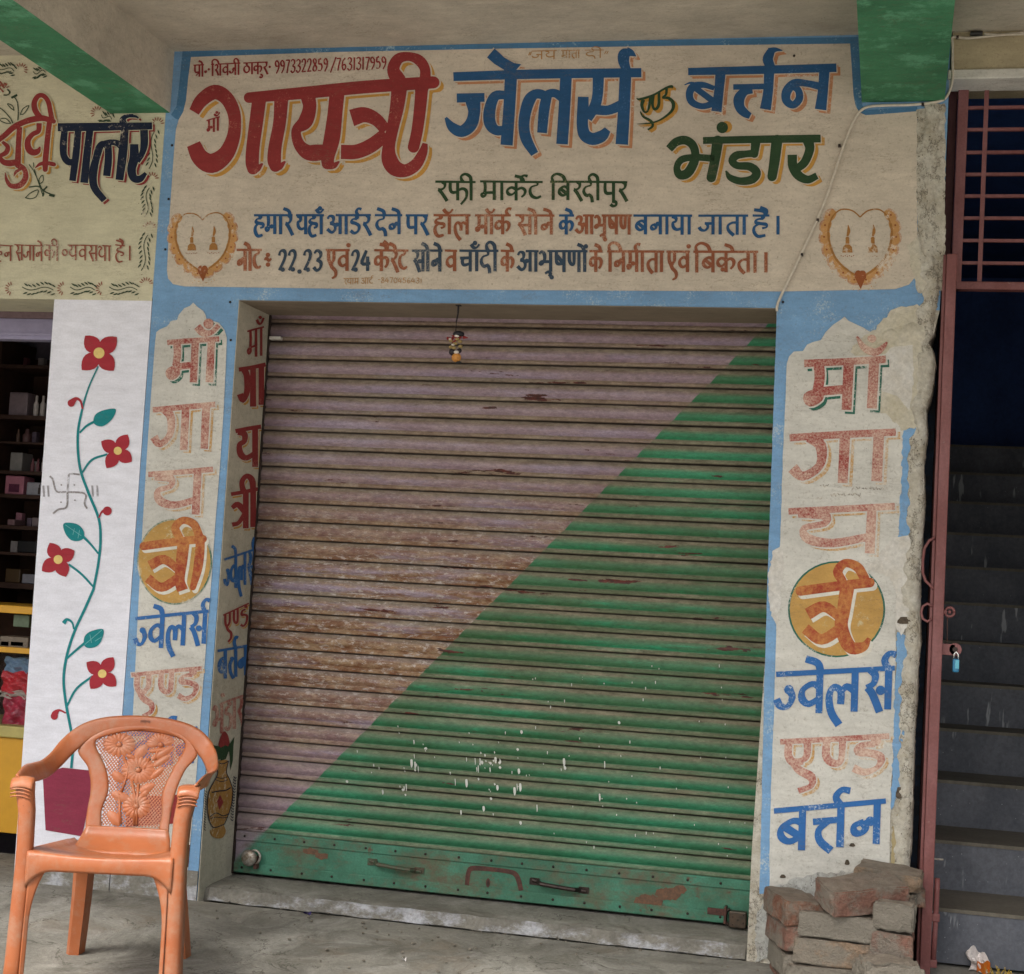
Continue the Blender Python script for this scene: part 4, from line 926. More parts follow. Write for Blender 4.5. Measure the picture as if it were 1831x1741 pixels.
# padlocks
f = MB(); p = onY(452, 1531, SY); lock = empty('padlock', (p.x, SY - .03, p.z - .03), 'round silver padlock on the left end of the green bottom rail', 'padlock')
f.lathe((p.x, SY - .036, p.z), [(.012, -.012), (.026, -.009), (.030, 0), (.026, .012), (.018, .018)], 20, 'Y'); f.build('lock_body', m_steel, lock, smooth=True)
f = MB(); q = [(p.x + .018 + .022*math.cos(t), SY - .028, p.z + .004 + .024*math.sin(t)) for t in [R(a) for a in range(-110, 121, 23)]]; f.tube(q, .0045, 8); f.build('shackle', m_steel, lock, smooth=True)
f = MB(); f.box(p.x + .018, SY - .032, p.z - .038, p.x + .030, SY - .010, p.z + .006); f.build('staple', m_rust, rail)
p = onY(1310, 1638, SY); lock = empty('padlock', (p.x, SY - .03, p.z - .03), 'dark square padlock at the right end of the bottom rail', 'padlock')
f = MB(); f.box(p.x - .008, SY - .052, p.z - .028, p.x + .050, SY - .020, p.z + .026); bevel(f.build('lock_body', metal('brown_brass', (.10, .07, .05, 1), (.06, .05, .04, 1), .45, .6), lock), .004)
for k in range(5):
    f = MB(); f.ball((p.x + .005 + .035*((k*2) % 3)/2, SY - .0525, p.z - .018 + .034*(k/4)), .0025); f.build('rivet', m_dark, lock)
f = MB(); q = [(p.x - .006 - .016*math.sin(t), SY - .036, p.z + .003 + .026*math.cos(t)) for t in [R(a) for a in range(0, 181, 22)]]; f.tube(q, .005, 8); f.build('shackle', m_dark, lock, smooth=True)
f = MB(); f.box(p.x - .085, SY - .012, p.z + .000, p.x - .02, SY - .002, p.z + .022); f.box(p.x - .026, SY - .045, p.z - .02, p.x - .018, SY - .003, p.z + .035); bevel(f.build('hasp', m_rust, rail), .002)
# guide channels, small white switch clip at the upper left
f = MB(); f.box(.0025, .277, 0, .010, .287, H0 - .004); f.build('guide_rail', m_dark, shut)
f = MB(); p = onY(494, 605, SY - .03); f.box(p.x - .022, SY - .045, p.z - .006, p.x + .022, SY - .020, p.z + .006); bevel(f.build('door_clip', m_pier, shut), .002)
# white paint drips on the lower green part
P_ = Paint(SH, .0088, OUT); rr = random.Random(11)
for k in range(90):
    cx = rr.gauss(835, 120); cy = rr.gauss(1365, 45)
    if not (560 < cx < 1340 and 1290 < cy < 1480): continue
    if k < 18: cx = rr.gauss(875, 12); cy = rr.gauss(1362, 14)
    L_ = rr.choice([2, 2, 3, 4, 7, 12]); w0 = rr.choice([1.2, 1.5, 1.8, 2.6, 4]); P_.stroke([(cx, cy, w0), (cx + .5, cy + L_*.6, w0*1.1), (cx + .3, cy + L_, w0*.5)], n=2, cap='r')
for k in range(60):
    cx = rr.uniform(900, 1340); cy = rr.uniform(1180, 1540); P_.stroke([(cx, cy, 1.6), (cx, cy + rr.choice([1.5, 2, 4]), 1.2)], n=2, cap='r')
P_.build('paint_drips', wallpaint('white_drip_paint', (.62, .64, .6, 1), wear=.1), shut, kind='stuff')
# dark space behind
f = MB(); f.box(-.2, .42, -.3, 2.1, .44, 2.2); f.build('inner_wall', m_dark, shop)

# ------------------------------------------------------------------ lemon and chilli charm hanging in the doorway
cp = onY(820, 545, .02); ch = empty('hanging_charm', tuple(cp), 'small charm of dried lemon and red chillies hanging on a black thread before the shutter', 'charm')
def plain(name, col, rough=.6, spec=.3, var=.15, sc=60, bump=.2):
    s = NT(name); c = s.mul(col, s.ramp(s.noise(sc, 4, .7), .3, .7, 1 - var, 1 + var)); s.bump(s.noise(sc, 3), bump, .002); return s.fin(c, rough, spec)
def c3(px, py): return onY(px, py, .02)
f = MB(); f.box(cp.x - .008, .010, H0 - .006, cp.x + .008, .030, H0 - .001); f.tube([cp + Vector((0, 0, .002)), c3(819, 560)], .0034, 6); f.tube([c3(819, 560), c3(816, 575)], .0028, 6); f.tube([c3(816, 575), c3(815, 592)], .0016, 6); f.build('thread', plain('black_thread', (.012, .01, .012, 1)), ch)
rr = random.Random(5)
f = MB(); f.ball(c3(820, 597), .021, .016, .011); f.build('bead', plain('charcoal_black', (.015, .015, .02, 1), .4), ch, smooth=True)
for k in range(9):
    f = MB(); a = c3(800 + k*3.6, 602 + rr.uniform(-1, 5)); f.tube([a, a + Vector((rr.uniform(-.02, .02), rr.uniform(-.014, .0), rr.uniform(-.014, .002)))], [.0062, .0012], 7); f.build('chilli', m_chi if k else plain('dried_red_chilli', (.22, .02, .02, 1), .4), ch, smooth=True)
    m_chi = bpy.data.materials['dried_red_chilli']
m_see = plain('dull_gold_seed', (.30, .22, .09, 1), .5)
for (a, b) in ((807, 609), (822, 610), (814, 614), (806, 620), (823, 619), (812, 622), (818, 606)):
    f = MB(); f.ball(c3(a, b) + Vector((0, rr.uniform(-.008, .004), 0)), .0085, .008, .006); f.build('lemon_slice', m_see, ch, smooth=True)
for (a, b, r_) in ((809, 629, .013), (821, 627, .009)):
    f = MB(); f.ball(c3(a, b), r_); f.build('seed', plain('black_seed', (.02, .015, .02, 1), .35), ch, smooth=True)
for (a, b, r_) in ((817, 630, .010), (818, 601, .009), (806, 607, .006), (811, 617, .006)):
    f = MB(); f.ball(c3(a, b) + Vector((0, -.008, 0)), r_, .006, r_*.6); f.build('shell', plain('white_shell', (.6, .55, .5, 1), .4), ch, smooth=True)
f = MB(); f.ball(c3(816, 639), .0175, .015, .016); f.build('lemon', plain('shrivelled_orange_lemon', (.50, .22, .05, 1), .5, .3, .3, 90, .8), ch, smooth=True)
f = MB(); f.ball(c3(820, 648), .011, .008, .005); f.build('bead', plain('black_tip', (.02, .02, .02, 1)), ch)

# ------------------------------------------------------------------ cables
m_cab = plain('white_cable_pvc', (.55, .50, .42, 1), .5)
def cable(pts, r, label, Y=-.012, mat=None):
    P = [onY(x, y, yy if yy is not None else Y) for x, y, yy in [(q + (None,))[:3] if len(q) == 2 else q for q in pts]]
    C = catmull([tuple(p) for p in P], 6); f = MB(); f.tube(C, r, 7)
    o = f.build('cable', mat or m_cab, None, smooth=True); tag(o, label, 'cable'); return o
cable([(1831, 58), (1770, 64), (1730, 68), (1704, 66), (1703, 80), (1703, 110), (1703, 140), (1698, 162), (1688, 177), (1668, 183), (1630, 187), (1590, 188), (1556, 190), (1540, 197), (1528, 213), (1516, 240), (1500, 285), (1480, 345), (1460, 395), (1440, 438), (1420, 480), (1404, 513), (1396, 530), (1390, 545), (1389, 556)], .0045, 'long pale cable looping under the green beam and down to the shutter corner')
cable([(1760, 60, -.02), (1790, 62, -.02), (1831, 61, -.02)], .003, 'short thin upper cable above the gateway')
f = MB(); a = onY(1735, 60, -.02); b = onY(1757, 59, -.02); f.tube([a, b], .008, 8); o = f.build('cable_joint', plain('black_tape', (.02, .02, .02, 1), .4)); tag(o, 'black taped joint on the cable above the gateway', 'tape')
f = MB()
for (x, y) in ((1501, 260), (1462, 393), (1434, 455), (1712, 66), (1650, 186)):
    p = onY(x, y, -.012); f.box(p.x - .004, -.018, p.z - .004, p.x + .004, -.001, p.z + .004)
o = f.build('cable_clips', m_dark); tag(o, 'row of small nailed clips holding the pale cable', 'cable clips')
# ------------------------------------------------------------------ neighbouring beauty parlour front
nb = empty('neighbouring_shop', (-.9, 0, 0), 'neighbouring beauty parlour front with yellowish sign and white flowered pier', 'shop front')
f = MB(); f.prism([(-7, 0, 2.043), (-.3355, 0, 2.043), (-.3355, 0, ZT), (-7, 0, ZT)], (0, .30, 0)); nsign = f.build('sign_wall', m_ncream, nb)
f = MB(); f.prism([(-.723, 0, 2.0428), (-.3355, 0, 2.0428), (-.3335, 0, -.06), (-.708, 0, -.06)], (0, .30, 0)); npier = f.build('white_pier', m_white, nb)
f = MB(); f.box(-7, 0, -.06, -2.2, .3, 2.0428); f.build('far_pier', m_white, nb)
# words
yu = [
 ('r', [(-30,880,50),(60,810,56),(150,730,60),(250,680,60),(350,650,62),(450,640,60),(556,672,48)]),
 ('r', [(425,640,56),(368,560,60),(358,480,56),(395,415,50),(450,410,48),(500,470,50),(522,570,50),(540,660,54)]),
 ('b', [(30,880,30),(85,930,46),(70,990,52),(10,1030,40),(40,1085,56),(110,1100,66),(190,1085,60)]),
 ('b', [(207,730,56),(197,900,56),(188,1120,64)]), ('r', [(190,1120,60),(255,1160,50),(268,1250,58),(210,1325,60),(120,1330,48),(75,1270,34),(62,1200,10)]), ('r', [(150,1230,10),(170,1190,30),(215,1160,30)]),
 ('b', [(408,690,56),(400,770,50),(340,805,50),(292,870,58),(300,950,70),(345,990,66),(395,975,56),(418,930,10)]),
 ('r', [(512,690,54),(492,860,56),(472,1080,60),(470,1165,50)]), ('r', [(365,1150,6),(420,1108,36),(500,1100,42),(558,1112,44)]),
]
big_word('lettering', 0, 100, 5.722, yu, m_red, m_yel, nsign, 'red Hindi word of the parlour sign', (5, 4), 1.8, m_ncream)
pa = [
 ('b', [(598,732,84),(1000,728,84),(1562,718,72)]),
 ('b', [(668,770,66),(655,900,74),(660,1020,70),(705,1085,70),(770,1088,66)]), ('b', [(806,760,66),(785,1000,72),(748,1280,68)]),
 ('b', [(926,760,72),(898,1000,76),(868,1300,80)]),
 ('b', [(1095,920,60),(1055,900,60),(1020,950,80),(992,1050,74),(965,1160,84),(958,1280,80),(985,1370,74),(1075,1480,66)]),
 ('b', [(1112,890,66),(1116,1050,76),(1098,1230,76)]), ('b', [(1080,900,66),(1150,885,60),(1215,900,66),(1262,950,60)]), ('b', [(1285,760,76),(1262,1000,92),(1228,1272,80)]),
 ('r', [(1290,720,60),(1262,665,70),(1290,625,46),(1360,610,30)]), ('b', [(1340,618,30),(1395,622,26),(1425,640,14)]),
 ('b', [(1480,760,80),(1482,900,78),(1460,1000,60),(1410,1080,60)]), ('b', [(1380,905,84),(1378,1050,96),(1352,1160,90),(1375,1250,80),(1440,1260,70),(1500,1200,34)]),
]
big_word('lettering', 0, 100, 5.722, pa, m_navy, m_red, nsign, 'navy Hindi word of the parlour sign', (4.4, 3.6), 1.4, m_ncream)
m_lred = wallpaint('thin_red_enamel', (.30, .09, .06, 1), wear=.2, wscale=110)
for s_, a, b in (('हन', -8, 24), ('सजाने', 27, 78), ('की', 80, 107), ('Pयवसथा', 110, 200), ('है', 207, 224), ('।', 229, 238)):
    text(s_, a, 438, b, 440, 27, m_lred, nsign, wt=.12, label='thin red Hindi word of the parlour sign')
# leaf garland round the parlour sign, red tufts between green sprigs
GG = Paint(FRONT, .0026, OUT); GR = Paint(FRONT, .0030, OUT)
def sprig(x0, y0, x1, y1, side=1):
    L_ = math.hypot(x1-x0, y1-y0); ux, uy = (x1-x0)/L_, (y1-y0)/L_; nx, ny = -uy, ux
    C = [(x0 + ux*L_*t + nx*4*math.sin(t*6.2)*side, y0 + uy*L_*t + ny*4*math.sin(t*6.2)*side) for t in [k/8 for k in range(9)]]
    GG.stroke([(x, y, 1.4) for x, y in C], n=2)
    for k in range(1, 9):
        x, y = C[k]
        for sd in (-1, 1):
            d = 7.5; bx_, by_ = x + nx*d*sd, y + ny*d*sd
            GG.stroke([(bx_ - ux*4 + nx*sd*2, by_ - uy*4 + ny*sd*2, .8), (bx_, by_, 2.8), (bx_ + ux*3.5 - nx*sd*2, by_ + uy*3.5 - ny*sd*2, .8)], n=2)
def tuft(x, y, dx, dy):
    a0 = math.atan2(dy, dx)
    for k in range(7):
        a = a0 + R(-75 + 25*k); GR.stroke([(x + 6*math.cos(a), y + 6*math.sin(a), .8), (x + 10*math.cos(a), y + 10*math.sin(a), 2.0), (x + 13*math.cos(a), y + 13*math.sin(a), .8)], n=2)
for (x0, y0, x1, y1) in ((267, 302, 277, 235), (259, 388, 268, 336), (253, 484, 265, 420), ):
    sprig(x0, y0, x1, y1)
for (x, y) in ((282, 222), (272, 320), (268, 408), (262, 508)): tuft(x, y, .1, -1)
for (x0, x1) in ((96, 40), (170, 126), (246, 196), (-4, -40)): sprig(x1, 513, x0, 519)
for x in (22, 115, 184): tuft(x, 516, -1, -.1)
sprig(-5, 118, 26, 128); tuft(38, 125, .5, -.6); sprig(60, 128, 82, 130)
tuft(175, 202, -.7, -.7); sprig(182, 205, 200, 214)
tuft(6, 160, -.2, -1)
# rose sprigs beside the red word
ST = lambda L_, w_: GG.stroke([(x/5.722, 100 + y/5.722, w_) for x, y in L_])
ST([(150,720),(110,640),(50,570),(0,530)], 1.8); ST([(185,700),(190,560),(180,470),(150,420)], 1.8); ST([(115,690),(70,690),(20,670),(0,650),(60,640),(115,690)], 1.6); ST([(150,560),(110,530),(80,490),(130,510),(150,560)], 1.6); ST([(210,600),(250,590),(300,510),(240,540),(210,600)], 1.6)
ST([(75,340),(105,370),(80,400),(40,400)], 2.6); ST([(120,430),(180,400)], 4); ST([(300,1110),(350,1180),(400,1290),(450,1400)], 1.6); ST([(345,1090),(360,1180),(440,1420)], 1.6); ST([(410,1310),(405,1260),(440,1220),(445,1280),(410,1310)], 1.6)
S2 = lambda L_, w_: GG.stroke([(x/6.1, 330 + y/6.1, w_) for x, y in L_])
S2([(280,145),(340,90),(420,60),(400,130),(340,155),(280,145)], 1.6); S2([(320,30),(420,20),(500,80),(600,120)], 2.2); S2([(540,110),(600,125)], 5); S2([(480,60),(520,20)], 3); S2([(480,90),(470,130)], 3)
for q in ([(0,260),(40,300),(70,280)], [(10,290),(50,330)], [(0,330),(40,370)]): GR.stroke([(x/5.722, 100 + y/5.722, 3) for x, y in q])
GG.build('painted_garland', wallpaint('garland_green', (.04, .07, .04, 1), wear=.12), nsign, 'dark green painted leaf garland', 'stuff'); GR.build('painted_tuft', m_lred, nsign, 'small red painted petals', 'stuff')

# vine, flowers and pot on the white pier (zooms x3.284)
def A1(x, y): return (x/3.284, 530 + y/3.284)
def A2(x, y): return (x/3.284, 1000 + y/3.284)
m_teal = wallpaint('teal_enamel', (.012, .22, .24, 1), wear=0, dirt=.1); m_frd = wallpaint('flower_red_enamel', (.36, .03, .045, 1), wear=0, dirt=.1); m_fyl = wallpaint('flower_yellow_enamel', (.72, .55, .20, 1), dirt=.1); m_pot = wallpaint('pot_maroon_enamel', (.26, .035, .07, 1), wear=0, dirt=.15)
vine = Paint(FRONT, .0022, OUT)
def vs_(fn, L_): vine.stroke([fn(x, y) + (w_,) for x, y, w_ in L_])
vs_(A1, [(578,410,2.6),(520,540,3),(480,680,4),(458,820,4.6),(470,1000,4.6),(520,1150,4.8),(580,1300,4.8),(592,1420,4.8),(580,1560,4.6),(550,1720,4.6)])
vs_(A2, [(553,170,4.8),(500,290,4.8),(440,420,4.8),(395,560,4.8),(375,700,4.8),(388,840,4.8),(410,960,4.8),(430,1080,4.6),(420,1225,4.6)])
for q in ([(470,800,3.4),(510,760,4),(555,735,4.6)], [(480,1040,3.4),(540,960,4),(632,926,3.6)], [(580,1510,3.4),(530,1450,4),(490,1410,5)], [(555,1710,3.4),(480,1630,4),(405,1572,3.6)]): vs_(A1, q)
for q in ([(385,590,3.4),(440,540,4),(500,490,4.8)], [(395,860,3.4),(450,760,4),(545,685,3.8)], [(436,410,3.2),(425,370,3.6),(395,352,5),(375,375,8)]): vs_(A2, q)
vine.build('painted_vine', m_teal, npier, 'painted teal vine climbing the white pier')
def leaf(fn, P_, veins, name='painted_leaf'):
    g = Paint(FRONT, .0026, OUT); g.poly(smooth_poly([fn(*q) for q in P_], 4)); o_ = g.build(name, m_teal, npier)
    g = Paint(FRONT, .0030, OUT)
    for v_ in veins: g.stroke([fn(*q) + (.9,) for q in v_])
    if veins: g.build('leaf_vein', wallpaint('pale_teal_line', (.2, .5, .5, 1)), npier)
leaf(A1, [(550,735),(565,690),(620,665),(682,662),(660,720),(610,760),(570,758)], [])
leaf(A1, [(495,1415),(490,1370),(450,1335),(376,1332),(385,1390),(420,1430),(465,1435)], [[(480,1405),(385,1340)], [(430,1400),(440,1360)], [(460,1420),(470,1370)]])
leaf(A2, [(495,500),(500,450),(540,420),(608,410),(600,470),(570,510),(520,520)], [[(500,500),(600,415)], [(540,490),(530,440)], [(560,480),(600,455)]])
def flower(fn, pet, c, r):
    g = Paint(FRONT, .0028, OUT)
    for P_ in pet: g.poly([fn(*q) for q in P_])
    g.build('painted_flower', m_frd, npier, 'painted red flower of four petals')
    g = Paint(FRONT, .0034, OUT); x, y = fn(*c); g.disc(x, y, r); g.build('flower_eye', m_fyl, npier)
def petals(cx, cy, tips, wd_):
    out = []
    for (tx, ty) in tips:
        dx, dy = tx-cx, ty-cy; L_ = math.hypot(dx, dy); nx, ny = -dy/L_, dx/L_
        pr_ = [(.0, .0), (.14, .55), (.3, .92), (.45, 1.05), (.6, 1.0), (.75, .78), (.88, .45)]
        out.append([(cx + dx*a + nx*wd_*b, cy + dy*a + ny*wd_*b) for a, b in pr_] + [(tx, ty)] + [(cx + dx*a - nx*wd_*b, cy + dy*a - ny*wd_*b) for a, b in reversed(pr_[1:])])
    return out
flower(A1, petals(585, 332, [(502,230),(688,238),(670,436),(482,432)], 46), (584,332), 9.8)
flower(A1, petals(692, 908, [(596,850),(752,810),(776,970),(628,1008)], 38), (694,906), 7.2)
flower(A1, petals(345, 1543, [(294,1446),(440,1492),(390,1646),(248,1612)], 40), (344,1544), 8)
flower(A2, petals(602, 668, [(510,604),(668,574),(684,744),(534,760)], 38), (603,671), 7.6)
g = Paint(FRONT, .0026, OUT)
for fn, L_ in ((A1, [(486,655,3.6),(475,615,4),(450,600,6),(420,625,13)]), (A1, [(583,1297,2.5),(600,1265,4),(630,1258,12)]), (A2, [(385,900,3),(350,885,4),(325,905,11),(320,925,9)])):
    g.stroke([fn(x, y) + (w_,) for x, y, w_ in L_], cap='r')
g.disc(*A1(420, 628), 6.2); g.disc(*A1(632, 1259), 8); g.disc(*A2(321, 920), 6.5); g.build('painted_bud', m_frd, npier)
g = Paint(FRONT, .0024, OUT); g.poly([(112, 1372), (170, 1377), (166, 1408), (150, 1495), (82, 1482), (78, 1406), (80, 1400), (112, 1400)][:0] or [(77, 1385), (112, 1372), (170, 1378), (168, 1400), (147, 1495), (82, 1484)]); g.build('painted_pot', m_pot, npier, 'painted maroon flower pot')
# faint pencilled auspicious cross with dots
g = Paint(FRONT, .0020, OUT)
for q in ([(470,1045),(415,1042),(402,1065),(398,1150),(392,1235),(345,1250),(312,1275)], [(294,1055),(312,1075),(325,1130),(345,1148),(400,1148),(500,1158),(498,1215),(512,1245)],):
    g.stroke([A1(x, y) + (3.2,) for x, y in q])
for x in (253, 280, 540, 568): g.stroke([A1(x, 1110) + (1.2,), A1(x + 4, 1175) + (1.2,)]); g.stroke([A1(x+6, 1110) + (1.,), A1(x + 10, 1175) + (1.,)])
for q in ((362,1106), (438,1106), (360,1208), (442,1196)): g.disc(*A1(*q), 1.6, n=8)
g.build('pencil_sign', wallpaint('soft_pencil', (.30, .28, .29, 1), wear=.22, under=WHITE), npier, 'faint pencilled cross with bent arms')
# ragged, chipped foot of the white pier
f = MB(); f.prism([(-.71, -.006, -.09), (-.70, -.006, .02), (-.62, -.006, .035), (-.5, -.006, .02), (-.42, -.006, .03), (-.334, -.006, .02), (-.334, -.006, -.09)], (0, .006, 0)); f.build('pier_foot', m_curb, npier)

# ------------------------------------------------------------------ inside the parlour: shelves, goods and the yellow counter
m_lil = plain('lilac_wall_paint', (.30, .28, .40, 1), .8, .2, .1, 20)
m_wood = plain('dark_brown_wood', (.045, .022, .015, 1), .6, .3, .3, 30)
m_pinkw = plain('dusty_mauve_board', (.16, .11, .12, 1), .8)
m_yelw_ = plain('golden_yellow_laminate', (.58, .30, .02, 1), .4, .4, .08, 10, .05)
f = MB(); f.box(-7, .302, 1.94, -.5, .36, 2.0425); f.box(-7, .296, 1.955, -.5, .302, 1.965); f.build('lilac_lintel', m_lil, nb)
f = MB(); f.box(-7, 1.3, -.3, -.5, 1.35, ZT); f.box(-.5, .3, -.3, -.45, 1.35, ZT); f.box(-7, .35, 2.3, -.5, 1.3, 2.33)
f.build('inner_wall', plain('dim_grey_mauve_wall', (.14, .12, .15, 1), .9), nb)  # dimness of the room is put into this dark wall colour
# rolled edge of a printed cloth above
P_ = Paint(lambda x, y: onY(x, y, .2), 0, OUT); 
f = MB(); a = onY(-20, 540, .27); b = onY(97, 546, .27); f.box(a.x, .27, b.z - .05, -.70, .29, 2.0426); f.build('shutter_curtain', m_pinkw, nb)
sh_ = empty('display_shelf', (-1.35, 1.05, 0), 'dark wooden display shelf full of cosmetics inside the parlour', 'shelf')
SYY = 1.0
def zof(py, Y=SYY): return onY(40, py, Y).z
f = MB()
for (py, th) in ((652, .014), (742, .018), (790, .008), (842, .014), (884, .016), (940, .016), (988, .012), (1043, .024)):
    z = zof(py); f2 = MB(); f2.box(-2.4, SYY, z - th, -.6, SYY + .28, z); f2.build('shelf_board', m_wood, sh_)
for x in (-1.535, -2.2): f.box(x - .02, SYY - .002, -.1, x, SYY + .28, zof(605))
f.box(-2.4, SYY + .28, -.1, -.6, SYY + .3, 2.0); f.build('shelf_frame', m_wood, sh_)
f = MB(); f.box(-1.572, SYY - .015, .6, -1.556, SYY - .003, zof(605)); f.build('gold_edge', plain('dull_gold_strip', (.35, .2, .04, 1), .4, .5), sh_)
items = [(8, 700, 44, 738, (.22, .17, .19), 'pale lilac carton on the shelf beneath the grey square', 'box'), (50, 705, 60, 722, (.55, .5, .48), 'first small white tube standing beside the lilac carton', 'tube'), (62, 705, 72, 722, (.5, .46, .44), 'second small white tube beside the lilac carton', 'tube'), (74, 707, 81, 723, (.2, .16, .12), 'third small brown tube at the end of the row', 'tube'),
 (18, 765, 26, 785, (.12, .07, .05), 'left brown bottle on the upper middle shelf', 'bottle'), (30, 765, 46, 785, (.10, .05, .05), 'wide dark red jar on the upper middle shelf', 'jar'),
 (10, 808, 34, 836, (.22, .21, .2), 'light printed carton on the middle shelf', 'box'), (44, 818, 52, 836, (.16, .06, .07), 'left pink bottle in the row on the middle shelf', 'bottle'), (54, 818, 61, 836, (.17, .06, .07), 'centre pink bottle in the row on the middle shelf', 'bottle'), (63, 816, 69, 836, (.35, .3, .3), 'pale thin bottle at the end of the middle shelf', 'bottle'),
 (1, 850, 37, 882, (.42, .16, .22), 'pink carton with maroon window on the shelf', 'box'), (40, 862, 72, 882, (.30, .30, .34), 'white carton with a bottle picture on the shelf', 'box'),
 (24, 967, 58, 984, (.008, .008, .01), 'black box on the lower shelf', 'box'), (2, 1017, 30, 1036, (.07, .04, .015), 'dark bundle on the lowest shelf', 'bundle'), (32, 1027, 60, 1037, (.22, .22, .26), 'flat white carton on the lowest shelf', 'box'), (6, 928, 20, 936, (.22, .13, .14), 'pinkish packet lying on the shelf', 'packet'), (50, 925, 66, 937, (.18, .14, .15), 'crumpled grey packet on the shelf', 'packet')]
for (x0, y0, x1, y1, col, lab, cat) in items:  # goods toned dark, the dim interior is painted into their colours
    a = onY(x0, y1, SYY); b = onY(x1, y0, SYY); m0 = plain('goods_%d' % x0, col + (1,), .5, .4, .15, 50); f = MB()
    zb = max(z for z in [zof(q) for q in (652, 742, 790, 842, 884, 940, 988, 1043)] if z <= a.z + .035) + .001
    if cat in ('bottle', 'tube', 'jar'):
        r0 = (b.x - a.x)/2; h = b.z - zb; f.lathe((a.x + r0, SYY + .05, zb), [(r0*.95, 0), (r0, h*.05), (r0, h*.6), (r0*.5, h*.72), (r0*.5, h*.98), (r0*.4, h)], 12); o = f.build(cat, m0, None, smooth=True)
    else:
        f.box(a.x, SYY + .03, zb, b.x, SYY + .12, b.z); o = bevel(f.build(cat, m0), .004)
        if 'maroon window' in lab:
            g = MB(); g.box(a.x + (b.x-a.x)*.22, SYY + .0285, zb + (b.z-zb)*.12, a.x + (b.x-a.x)*.78, SYY + .0298, zb + (b.z-zb)*.55); g.build('carton_window', plain('maroon_print', (.10, .02, .05, 1)), o)
        if 'bottle picture' in lab:
            g = MB(); g.box(a.x + (b.x-a.x)*.7, SYY + .0285, zb + (b.z-zb)*.1, a.x + (b.x-a.x)*.82, SYY + .0298, zb + (b.z-zb)*.6); g.box(a.x + (b.x-a.x)*.735, SYY + .0285, zb + (b.z-zb)*.6, a.x + (b.x-a.x)*.785, SYY + .0298, zb + (b.z-zb)*.85); g.build('printed_bottle', m_dark, o)
    tag(o, lab, cat)
rk = random.Random(31)
for py_, sn_ in ((652, 'top'), (790, 'third'), (842, 'fourth'), (940, 'sixth'), (988, 'seventh'), (1043, 'lowest')):
    xs = [rk.uniform(-1.52, -1.47), rk.uniform(-1.45, -1.41), rk.uniform(-1.39, -1.35), rk.uniform(-1.33, -1.29)]; cs = rk.sample([('pale', (.38, .34, .33)), ('dark red', (.14, .04, .05)), ('mauve', (.2, .15, .2)), ('pink', (.4, .18, .23)), ('slate blue', (.08, .09, .14)), ('mustard', (.3, .24, .08))], 4)
    for x0, (cn_, col) in zip(xs, cs):
        h = rk.uniform(.03, .06); w_ = rk.uniform(.018, .034); f = MB(); f.box(x0, SYY + .15, zof(py_) + .001, x0 + w_, SYY + .18, zof(py_) + .001 + h)
        o = bevel(f.build('cosmetic_box', bpy.data.materials.get('carton ' + cn_) or plain('carton ' + cn_, col + (1,), .5, .4, .25, 80)), .002); tag(o, 'small %s carton at the back of the %s shelf in the parlour' % (cn_, sn_), 'box')
# lamp hanging under the lilac lintel
a = onY(66, 602, .42); lamp = empty('ceiling_lamp', (a.x, .42, a.z), 'small grey dish lamp clamped under the lilac lintel', 'lamp')
f = MB(); f.lathe((a.x, .42, a.z - .01), [(.035, 0), (.04, .006), (.03, .02), (.01, .03), (.008, .06)], 16); f.build('lamp_shade', plain('grey_enamel', (.22, .22, .22, 1), .35, .5), lamp, smooth=True)
f = MB(); f.box(a.x + .02, .41, a.z + .02, a.x + .05, .44, a.z + .12); f.build('lamp_bracket', plain('purple_plastic', (.06, .03, .08, 1)), lamp)
# counter
CY = .5
cn = empty('shop_counter', (-1.3, CY, -.06), 'golden yellow shop counter with glazed display front', 'counter')
zc = lambda py: onY(30, py, CY).z
XR_ = -.62
f = MB(); f.box(-2.2, CY, zc(1097), XR_, CY + .4, zc(1083)); bevel(f.build('counter_top', m_yelw_, cn), .003)
f = MB(); f.box(-2.2, CY + .002, zc(1168), XR_, CY + .38, zc(1158)); bevel(f.build('shelf_board', m_yelw_, cn), .002)
f = MB(); f.box(-2.2, CY - .02, zc(1319), XR_, CY + .4, zc(1298)); bevel(f.build('counter_ledge', plain('pale_yellow_laminate', (.42, .36, .12, 1), .5, .4, .15, 8), cn), .006)
f = MB(); f.box(-2.2, CY, zc(1491), XR_, CY + .38, zc(1320)); bevel(f.build('front_panel', m_yelw_, cn), .003)
f = MB(); f.box(-2.2, CY + .38, -.05, XR_, CY + .4, zc(1098)); f.build('back_panel', m_wood, cn)
sgl = NT('display_glass'); sgl.fin((.9, .93, .95, 1), .05, .5); sgl.b.inputs['Transmission Weight'].default_value = 1; sgl.b.inputs['IOR'].default_value = 1.1
f = MB(); f.box(-2.2, CY + .004, zc(1297), XR_, CY + .007, zc(1170)); f.build('glass_pane', sgl.m, cn)
its = [(0, 1140, 52, 1156, (.16, .13, .10), 'flat brown tray of trinkets on the counter shelf', 'tray'), (1, 1146, 18, 1155, (.7, .68, .6), 'small white soap box on the counter shelf', 'box'), (19, 1147, 44, 1155, (.5, .45, .25), 'cream packet beside the soap box', 'packet'), (24, 1100, 54, 1120, (.10, .14, .09), 'dim green box under the counter top', 'box'),
 (8, 1177, 52, 1200, (.16, .24, .34), 'blue plastic bag in the glazed counter', 'bag'), (2, 1202, 52, 1237, (.50, .02, .03), 'bright red folded cloth in the counter', 'cloth'), (0, 1236, 48, 1246, (.5, .42, .36), 'cream paper sheet between the red cloths', 'paper'), (4, 1246, 48, 1296, (.38, .02, .05), 'crimson packets stacked at the bottom of the counter', 'packets')]
